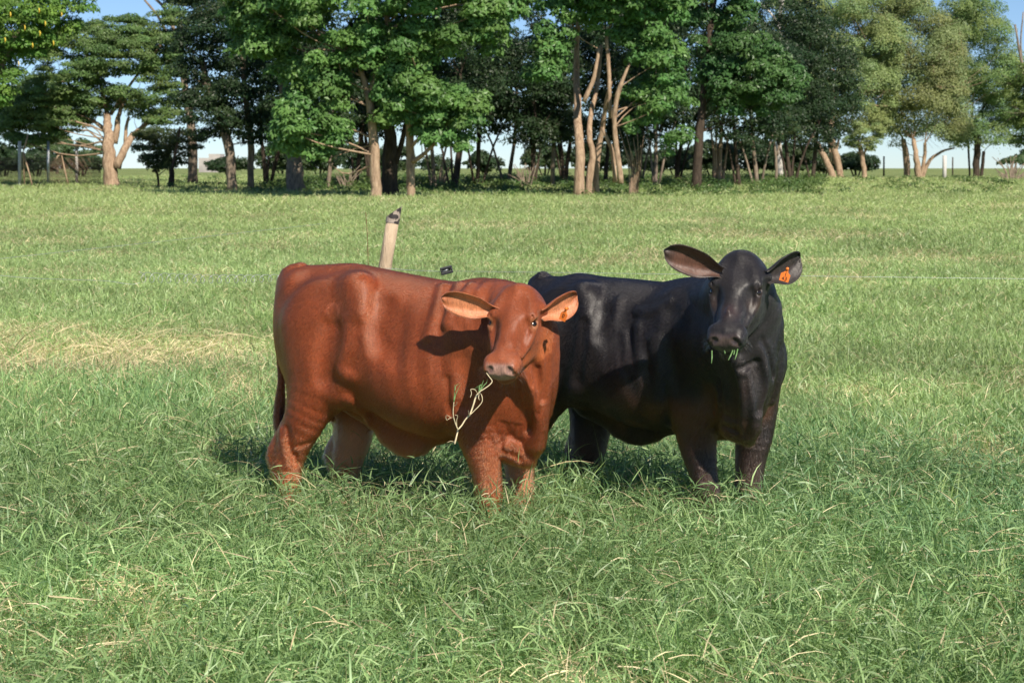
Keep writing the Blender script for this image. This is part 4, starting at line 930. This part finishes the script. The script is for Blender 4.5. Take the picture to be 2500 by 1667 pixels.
make_tree('bare_tree', 'bare grey tree top rising above the olive crowns', 118, (1905, 430),
    [[(1905, 434, 7), (1900, 300, 6), (1898, 150, 5), (1902, 60, 4.5), (1910, 5, 4), (1925, -40, 3)], [(1902, 60, 3), (1870, 20, 2), (1850, 5, 1.5)], [(1908, 10, 3), (1885, -40, 2)], [(1899, 100, 2.5), (1860, 50, 1.5), (1840, 45, 1)]], [], BARK_WHITE, OLV, seed=38, branches=0)
make_tree('slim_tree', 'pale slim trunk in the shade between the two big broadleaf trees', 92, (1349, 440),
    [[(1349, 443, 6), (1350, 400, 5.5), (1352, 350, 5), (1345, 260, 4)]], [[(1290, 180), (1400, 180), (1410, 330), (1350, 350), (1280, 330)]], BARK_GREY, DARK, leaf=.1, clump=.5, per=110, thick=1.6, seed=39)
# bare canes right of the twin trunks
for i, (x0, x1, yt) in enumerate([(1535, 1522, 330), (1540, 1535, 312), (1548, 1548, 320), (1555, 1562, 312), (1562, 1570, 335)]): pass
make_tree('bare_shrub', 'fan of bare brown canes right of the twin trunks', 74, (1552, 446),
    [[(1538+i*2.6, 448, 1.9, i*.15), (1534+i*4+((i*29) % 7), 400, 1.5), (1516+i*8+((i*53) % 13)-6, 308+((i*37) % 60), .7)] for i in range(8)], [], BARK_TAN, OLV, seed=40, branches=0, cat='shrub')
# understorey: small dark trees in the shade behind the big ones
UT = [(800, 86, 1), (868, 90, 2), (905, 100, 3), (1060, 88, 2), (1108, 84, 4), (1165, 92, 3), (1240, 96, 1), (1300, 90, 2), (1475, 95, 1), (1600, 90, 2), (1650, 98, 3), (1805, 92, 1), (1850, 96, 2), (1930, 104, 3), (1985, 110, 1), (1560, 104, 4), (650, 92, 3), (1380, 104, 4)]
for i, (px, Y, k) in enumerate(UT):
    r_ = np.random.default_rng(100+i); yb = 411+(CAM_H-float(ground_z(0, Y))-.05)*FPX/Y; s_ = r_.uniform(-12, 12)
    limbs = [[(px, yb+2, 5.5), (px+s_*.6, yb-50, 5), (px+s_*1.5, 330, 4), (px+s_*2, 180, 3)]]
    for q in range(k): d = r_.uniform(-38, 38); limbs.append([(px+d*.25, yb+2, 3.2, r_.uniform(-.6, .6)), (px+d*.6, yb-40, 2.8), (px+d*1.2, 345, 2.4), (px+d*2, 290, 1.8)])
    lowx = (384 if k != 3 else 360) if (px < 960 or px > 1290) else 352
    w = r_.uniform(90, 130); top = r_.uniform(-60, 90)
    crown = [(px-w*.6, top), (px-w, top+110), (px-w*1.05, 270), (px-w*.6, lowx-8+r_.uniform(-22, 12)), (px, lowx+r_.uniform(-12, 8)), (px+w*.6, lowx-8+r_.uniform(-22, 12)), (px+w, 270), (px+w, top+110), (px+w*.5, top)]
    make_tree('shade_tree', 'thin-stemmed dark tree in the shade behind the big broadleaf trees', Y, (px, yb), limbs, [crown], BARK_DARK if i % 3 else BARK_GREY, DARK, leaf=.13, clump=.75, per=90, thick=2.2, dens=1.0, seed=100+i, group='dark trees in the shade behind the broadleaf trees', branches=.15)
# scrub further back, seen between the trunks
for i, (px, w, top, low) in enumerate([(560, 60, 385, 410), (690, 70, 352, 408), (780, 60, 340, 408), (880, 55, 350, 408), (960, 50, 355, 408), (1060, 40, 380, 408), (1180, 50, 372, 408), (1330, 50, 355, 408), (1450, 60, 345, 408), (1560, 55, 350, 408), (1650, 60, 362, 408), (1740, 60, 345, 408), (1840, 70, 340, 408), (1935, 60, 350, 408), (2010, 40, 365, 408), (2090, 50, 372, 408), (200, 60, 372, 410), (90, 70, 368, 410), (10, 60, 360, 410)]):
    r_ = np.random.default_rng(300+i); Y = r_.uniform(125, 150); w *= r_.uniform(.9, 1.25)
    make_tree('scrub_bush', 'dark scrubby bush far back between the tree trunks', Y, (px, 417), [[(px, 420, 3), (px+r_.uniform(-8, 8), 385, 2)], [(px+4, 420, 2), (px+22, 380, 1.2)], [(px-4, 420, 2), (px-24, 384, 1.2)]],
              [[(px-w*.7, top+12), (px-w, (top+low)/2), (px-w*.8, 420), (px, 420), (px+w*.8, 420), (px+w, (top+low)/2), (px+w*.6, top+10), (px, top)]], BARK_DARK, [DARK, (.05, .085, .03), (.04, .07, .028)][i % 3], leaf=.17, clump=.55, per=80, thick=1.8, dens=1.8, flat=.9, seed=300+i, group='scrub bushes beyond the trees', branches=.1, cat='bush')
# pale leafless shrubs in the gap
for i, (px, Y, lab) in enumerate([(845, 84, 'pale bare shrub left of the pale forked trunk'), (1285, 88, 'pale bare shrub in the gap between the two broadleaf trees'), (1075, 86, 'pale grey bare shrub below the gap right of the forked trunk'), (2470, 112, 'grey bare brushwood at the foot of the right-hand trees')]):
    r_ = np.random.default_rng(60+i); yb = 411+(CAM_H-float(ground_z(0, Y))-.05)*FPX/Y; limbs = []
    for q in range(14 if i < 3 else 30): d = r_.uniform(-26, 26)*(1 if i < 3 else 1.6); hh = r_.uniform(30, 62) if i < 3 else r_.uniform(15, 60); limbs.append([(px+d*.3, yb+1, 1.6), (px+d*.7+r_.normal()*3, yb-hh*.5, 1.3), (px+d*1.5+r_.normal()*6, yb-hh, .7)])
    make_tree('bare_shrub', lab, Y, (px, yb), limbs, [], BARK_GREY, OLV, seed=60+i, branches=0, cat='shrub')
# low weeds and saplings in the shade line
def weeds():
    r = np.random.default_rng(77); n = 900; px = np.where(r.random(n) < .6, r.uniform(640, 2000, n), r.uniform(420, 2480, n)); Y = r.uniform(70, 122, n)
    P = np.stack([(px-1250)/FPX*Y, Y], 1); z = ground_z(P[:, 0], P[:, 1]); C = np.stack([P[:, 0], P[:, 1], z+.12], 1)
    V, l, s_, t_, c = clumps_to_leaves(C, r.uniform(.18, .5, n)*np.where((Y > 80) & (px > 640) & (px < 2000), 1.5, 1), 60, .12, np.array((.09, .15, .04)), r, .7)
    me = fast_mesh('undergrowth', V, l, s_, t_, [LEAF], False); set_color(me, 'Col', c); tag(link(bpy.data.objects.new('undergrowth', me)), 'low weeds growing along the foot of the trees', 'weeds', kind='stuff')
weeds()
POD = simple('yellow_pod', (.72, .50, .06), .5, .4)
for i, (px, py) in enumerate([(25, 30), (95, 20), (110, 52), (97, 76), (79, 105), (45, 150), (60, 62), (150, 30), (12, 92), (130, 100)]):
    a = at(px, py, 80.6+(i % 3)*.4); g = Geo(); g.tube([a, a+np.array([.02, 0, -.10]), a+np.array([.0, 0, -.24])], [.015, .032, .01], 6); g.build('seed_pod', POD, LT).data.transform(Matrix.Translation(-LT.location))
# far background
def far_things():
    W_ = simple('limewashed_wall', (.40, .37, .35), .9, .1, 0, .4, .25)
    g = Geo(); Y = 330; a = at(485, 404, Y); b = at(556, 404, Y); hz = float(ground_z(0, Y)); H = at(500, 376, Y)[2]
    H2 = at(500, 386, Y)[2]
    for (x0, x1, top) in ((a[0], a[0]+(b[0]-a[0])*.35, H2), (a[0]+(b[0]-a[0])*.35, a[0]+(b[0]-a[0])*.75, H), (a[0]+(b[0]-a[0])*.75, b[0], H2)):
        g.plate([(x0, Y, hz-.1), (x1, Y, hz-.1), (x1, Y, top), (x0, Y, top)], (0, 5, 0))
    tag(g.build('farm_wall', W_, smooth=False), 'low pale masonry wall seen far away under the dark tree', 'wall')
far_things()
far = [(140, 240, 'distant round tree behind the wire mesh fence', [(60, 395), (75, 350), (130, 338), (190, 345), (240, 350), (255, 400)]),
       (2480, 260, 'distant low trees on the horizon at the right edge', [(2440, 405), (2450, 385), (2500, 370), (2560, 380), (2560, 405)])]
for i, (px, Y, lab, poly) in enumerate(far):
    make_tree('distant_tree', lab, Y, (px, 412), [[(px, 414, 3), (px, 380, 2)]], [poly], BARK_GREY, (.075, .12, .045), leaf=.35, clump=1.1, per=110, thick=3, seed=70+i, branches=0)
# ------------------------------------------------------------------ posts, wires
GALV = simple('galvanised_steel', (.42, .44, .45), .45, .5, .7, 30, .2)
WOODP = bark_material('peeled_wood', (.42, .30, .20), (.66, .52, .37))
CONC = simple('pale_post', (.55, .53, .50), .8, .2, 0, 20, .15)
BLK = simple('black_plastic', (.022, .022, .025), .35, .5)
def post(name, label, px, top, bot, rpx, Y, m, group=None, lean=0, n=10):
    a = at(px, bot, Y); a[2] = min(a[2], float(ground_z(a[0], Y))-.05); b = at(px+lean, top, Y); g = Geo(); r = rpx*Y/FPX
    g.tube([a, (a+b)/2, b], [r*1.05, r, r*.97], n, 3, .02)
    o = g.build(name, m, origin=a); tag(o, label, 'post', group); return o
post('fence_post', 'leftmost pale pipe post of the mesh fence at left', 48, 345, 446, 4.0, 90, CONC, 'posts of the mesh fence')
post('fence_post', 'middle and darkest post of the mesh fence at left', 118, 345, 448, 3.4, 92, GALV, 'posts of the mesh fence')
post('fence_post', 'pale post of the mesh fence nearest the pinkish trunk', 187, 350, 440, 3.6, 94, CONC, 'posts of the mesh fence')
post('fence_post', 'stout pale post at right between the two forked olive trunks and the dark trunk', 2306, 380, 437, 5.0, 118, CONC)
post('fence_post', 'thin dark post on the horizon right of the stout pale post', 2326, 384, 425, 1.6, 140, BARK_DARK)
post('fence_post', 'short dark post on the horizon left of the low forked trunk', 2158, 382, 425, 2.0, 140, BARK_DARK)
def sticks():
    specs = [('leaning crooked stick beside the leftmost fence post', [(58, 372, 2), (62, 392, 2.5), (72, 425, 2), (80, 442, 2)]), ('forked stick standing behind the leftmost fence post', [(68, 330, 2), (60, 360, 2), (56, 372, 2), (60, 440, 2)]), ('bent brown stick in front of the mesh fence', [(136, 392, 1.5), (142, 380, 2), (150, 380, 2), (158, 415, 2), (168, 445, 2)])]
    for i, (lab, P) in enumerate(specs):
        Y = 89.0; g = Geo(); Q = [at(a, b, Y+i*.3) for a, b, r in P]; Q[-1][2] = float(ground_z(Q[-1][0], Y)); g.tube(Q, [r*Y/FPX for a, b, r in P], 6, i, .1)
        tag(g.build('wooden_stick', BARK_TAN, origin=Q[-1]), lab, 'stick')
sticks()
def mesh_fence():
    g = Geo(); Y = 93; m = Y/FPX
    a = at(-20, 386, Y); b = at(245, 386, Y); zb = float(ground_z(-20, Y)); r = .009
    n = 170
    for i in range(n):
        x = a[0]+(b[0]-a[0])*i/(n-1); g.tube([(x, Y, zb), (x, Y, a[2])], [r, r], 3)
    for i in range(9):
        z = zb+(a[2]-zb)*i/8; g.tube([(a[0], Y, z), (b[0], Y, z)], [r, r], 3)
    tag(g.build('mesh_fence', simple('rusty_wire', (.13, .085, .06), .8, .2)), 'long brown wire mesh fence at left', 'fence')
mesh_fence()
# leaning wooden post behind the red-brown calf
def lean_post():
    Y = 10.4; m = Y/FPX
    top = at(963, 512, Y); low = at(934, 690, Y); d = (top-low)/np.linalg.norm(top-low); foot = low-d*((low[2]+.15)/d[2])
    g = Geo(); r = 16.5*m; seam = top-d*.072
    P = [foot+(seam-foot)*t for t in np.linspace(0, 1, 9)]
    g.tube(P, [r*1.05, r*1.04, r*1.03, r*1.02, r*1.0, r*.98, r*.97, r*.96, r*.96], 18, 3, .015)
    o = g.build('fence_post', WOODP, origin=foot); tag(o, 'leaning peeled wooden post with blackened top behind the red-brown calf', 'post')
    # blackened, slanting cut top
    g = Geo(); x = np.array([1, 0, 0.]); x -= d*(x@d); x /= np.linalg.norm(x); y = np.cross(d, x); n = 18; V = []
    for i in range(n):
        th = 2*math.pi*i/n; c = x*math.cos(th)+y*math.sin(th); V.append(seam-d*.003+c*r*1.03-x*0)
    for i in range(n):
        th = 2*math.pi*i/n; c = x*math.cos(th)+y*math.sin(th); V.append(top+c*r*1.0+d*(.036*math.cos(th)-.012+.004*math.sin(5*th)))
    F_ = [(i, (i+1) % n, n+(i+1) % n, n+i) for i in range(n)]+[tuple(range(n-1, -1, -1))]+[tuple(range(n, 2*n))]
    m_, t, b = mat('charred_wood'); N = t.nodes; L = t.links; tc = N.new('ShaderNodeTexCoord'); ns = N.new('ShaderNodeTexNoise'); ns.inputs['Scale'].default_value = 38; ns.inputs['Detail'].default_value = 3
    L.new(tc.outputs['Object'], ns.inputs['Vector']); rr = N.new('ShaderNodeValToRGB'); rr.color_ramp.elements[0].position = .46; rr.color_ramp.elements[1].position = .54
    rr.color_ramp.elements[0].color = (.035, .028, .028, 1); rr.color_ramp.elements[1].color = (.36, .29, .24, 1); L.new(ns.outputs['Fac'], rr.inputs[0]); L.new(rr.outputs[0], b.inputs['Base Color']); b.inputs['Roughness'].default_value = .7
    me = poly_mesh('charred_top', np.array(V)-foot, F_, [m_], False); link(bpy.data.objects.new('charred_top', me), o)
lean_post()
WIRE = simple('wire_grey', (.50, .52, .52), .4, .5, .6)
def wire(name, label, pts, r, m=WIRE, n=24, cat='wire'):
    Q = resample(np.array([at(*p) for p in pts]), n); g = Geo(); g.tube(Q, [r]*n, 6); o = g.build(name, m, origin=Q[0]); tag(o, label, cat); return o
wire('fence_wire', 'long taut wire running right from the black insulator', [(1103, 662, 10.2), (1400, 666, 10.1), (1900, 673, 10.0), (2600, 682, 9.9)], .0011)
wire('fence_wire', 'short wire between the leaning post and the black insulator', [(940, 655, 10.35), (1010, 660, 10.3), (1078, 663, 10.2)], .0017)
wire('fence_wire', 'slack wire from the coiled spring to the left edge', [(-60, 666, 10.6), (60, 678, 10.6), (180, 683, 10.55), (260, 686, 10.5), (330, 695, 10.5), (342, 690, 10.5)], .0014)
wire('fence_wire', 'faint upper wire sloping up towards the post at left', [(-40, 636, 14), (200, 610, 15), (500, 578, 17), (800, 545, 20)], .0016)
wire('fence_wire', 'thin rusty upright wire left of the leaning post', [(893, 519, 10.6), (896, 560, 10.6), (899, 640, 10.6), (902, 700, 10.6)], .0018, simple('rust', (.16, .07, .04), .8, .2), 12)
def spring():
    g = Geo(); Y = 10.45; n = 700; P = []
    for i in range(n):
        t = i/(n-1); px = 340+(700-340)*t**.93; py = 677+4*math.sin(t*3); turns = 17.5; th = 2*math.pi*turns*t**.93
        c = at(px, py, Y); R = (.029-.010*t); P.append(c+np.array([.018*math.sin(th), R*math.sin(th), R*math.cos(th)]))
    g.tube(P, [.0013]*n, 5); o = g.build('gate_spring', WIRE, origin=P[0]); tag(o, 'stretched coil spring of the electric gate left of the calf rump', 'spring')
spring()
def insulator():
    c = at(1090, 660, 10.2); import bmesh
    o0 = link(bpy.data.objects.new('insulator', None)); o0.location = tuple(c); o0.rotation_euler = (0, math.radians(-14), math.radians(8)); tag(o0, 'small black plastic insulator on the wire above the red-brown calf', 'insulator')
    g = Geo(); 
    # open frame: two rails, two end blocks
    def box(x0, x1, y0, y1, z0, z1):
        g.plate([(x0, y0, z0), (x1, y0, z0), (x1, y0, z1), (x0, y0, z1)], (0, y1-y0, 0))
    box(-.034, .034, -.012, .012, -.021, -.006); box(-.034, .034, -.012, .012, .008, .021); box(-.0235, .0215, .004, .0115, -.0055, .0075); box(-.034, -.024, -.0118, .0118, -.0058, .0078); box(.022, .034, -.0118, .0118, -.0058, .0078)
    b = g.build('frame', BLK, o0, smooth=False); mod = b.modifiers.new('b', 'BEVEL'); mod.width = .003; mod.segments = 2
    g = Geo(); g.tube([(-.022, 0, -.002), (.0, 0, .002), (.012, 0, .004)], [.0055, .006, .004], 8); g.build('pin', GALV, o0)
insulator()
# ------------------------------------------------------------------ ear tags, grass in mouths
def ear_tag(cow, inf, px, py, Y, w, hgt, tilt, text, yaw):
    """plate hanging in the ear, with its button and its number"""
    M, O = inf['M'], inf['O']; c = at(px, py, Y)
    t = link(bpy.data.objects.new('ear_tag', None), cow); L0 = M@(c-O); t.location = tuple(L0)
    th = math.radians(0); t.rotation_euler = (0, tilt, yaw-cow.rotation_euler.z)
    t.rotation_mode = 'XYZ'
    g = Geo(); s = w/2; z0, z1 = -hgt/2, hgt/2
    out = [(-s, z0), (s, z0), (s*1.02, z1*.35), (s*.42, z1*.72), (s*.25, z1*1.25), (s*.25, z1*1.45), (-s*.25, z1*1.45), (-s*.25, z1*1.25), (-s*.42, z1*.72), (-s*1.02, z1*.35)]
    g.plate([(a, 0, b) for a, b in out], (0, .003, 0)); pl = g.build('plate', TAG, t, smooth=False)
    g = Geo(); g.tube([(0, -.006, z1*1.38), (0, -.003, z1*1.38), (0, .01, z1*1.38)], [.005, .0065, .006], 12); g.build('button', TAG, t)
    cu = bpy.data.curves.new('number', 'FONT'); cu.body = text; cu.size = hgt*.52; cu.align_x = 'CENTER'; cu.align_y = 'CENTER'; cu.extrude = .0004; cu.materials.append(INK); cu.space_line = .8
    tmp = link(bpy.data.objects.new('text', cu)); bpy.context.view_layer.update(); nm = bpy.data.meshes.new_from_object(tmp.evaluated_get(bpy.context.evaluated_depsgraph_get())); bpy.data.objects.remove(tmp)
    n = link(bpy.data.objects.new('number', nm), t); n.location = (0, -.0012, -hgt*.05); n.rotation_euler = (math.pi/2, 0, 0)
    return t
ear_tag(brown, BI, 1376, 770, 7.35, .030, .044, math.radians(24), '0', math.radians(-35))
ear_tag(black, KI, 1917, 674, 7.39, .038, .044, math.radians(16), '1\n43', math.radians(-12))
STRAW = simple('dry_straw', (.62, .52, .33), .6, .3, 0, 60, .2); GREENB = simple('fresh_blade', (.13, .24, .08), .45, .4, 0, 60, .2)
def sprig():
    root = link(bpy.data.objects.new('grass_sprig', None)); Y = 7.15; c0 = at(1192, 915, Y); root.location = tuple(c0); tag(root, 'dry forked grass stem with green tips hanging from the red-brown calf mouth', 'grass stem')
    def T(pts, r0, r1, m, name, sq=False):
        sc_ = lambda p: (1060+p[0]/7.84, 900+p[1]/7.84)
        Q = np.array([at(*sc_(p), Y+.02*i/len(pts)) for i, p in enumerate(pts)])-c0; n = max(6, len(pts)*3); Q = resample(Q, n); g = Geo(); g.tube(Q, np.linspace(r0, r1, n), 6, 1, .08); return g.build(name, m, root)
    g_all = [([(1000, 80), (1050, 150), (1110, 240), (1060, 310), (980, 370), (870, 440), (840, 470)], .0018, .0022), ([(840, 470), (790, 560), (760, 660), (720, 780), (680, 890)], .0036, .003), ([(870, 455), (910, 510), (920, 620), (860, 710), (770, 800), (690, 880)], .0014, .0018), ([(690, 880), (600, 970), (530, 1080), (455, 1165)], .0026, .003), ([(455, 1165), (430, 1290), (390, 1440)], .003, .0036), ([(455, 1165), (400, 1030), (365, 880), (370, 700), (378, 640)], .0026, .0016), ([(430, 1110), (430, 980), (450, 900), (400, 885)], .002, .001), ([(370, 930), (310, 940), (240, 980), (225, 900), (260, 895), (315, 935)], .0012, .0008), ([(820, 460), (780, 400), (700, 395), (715, 470), (690, 550)], .0014, .001), ([(380, 1400), (320, 1385), (250, 1410)], .0014, .0008), ([(860, 470), (850, 560), (870, 600)], .0024, .0006), ([(640, 940), (660, 860), (655, 800)], .0014, .0006), ([(380, 710), (430, 680), (435, 640)], .0018, .0008)]
    g = Geo()
    for pts, r0, r1 in g_all:
        Q = np.array([at(1060+p[0]/7.84, 900+p[1]/7.84, Y-.03*i/len(pts)) for i, p in enumerate(pts)])-c0; n = max(6, len(pts)*3); g.tube(resample(Q, n), np.linspace(r0, r1, n), 6, 1, .08)
    g.build('stem', STRAW, root)
    for pts in ([(378, 640), (385, 500), (390, 380), (395, 300)], [(380, 620), (410, 500), (450, 400), (500, 310)], [(395, 420), (420, 320), (480, 288)], [(870, 440), (900, 350), (945, 220)], [(880, 420), (960, 310), (1000, 270), (1020, 200)], [(880, 430), (860, 350), (900, 300), (770, 385)], [(860, 440), (850, 380), (830, 350)]):
        T(pts, .0026, .0005, GREENB, 'leaf')
sprig()
def mouth_grass():
    for (a, b, lab) in (((1738, 856), (1737, 887), 'green grass blade hanging lowest and leftmost from the black calf mouth'), ((1768, 856), (1770, 863), 'shortest green grass blade under the black calf nose'), ((1789, 855), (1778, 879), 'slanting green grass blade in the middle of the black calf mouth'), ((1793, 855), (1791, 866), 'short green blade just right of the slanting one in the black calf mouth'), ((1801, 852), (1794, 878), 'rightmost green grass blade hanging from the black calf mouth')):
        Y = 7.15; p = at(*a, Y+.03); q = at(*b, Y); g = Geo(); g.tube([p, (p+q)/2+np.array([.001, 0, 0]), q], [.0026, .003, .0016], 6); tag(g.build('grass_straw', GREENB, origin=p), lab, 'grass blade')
mouth_grass()
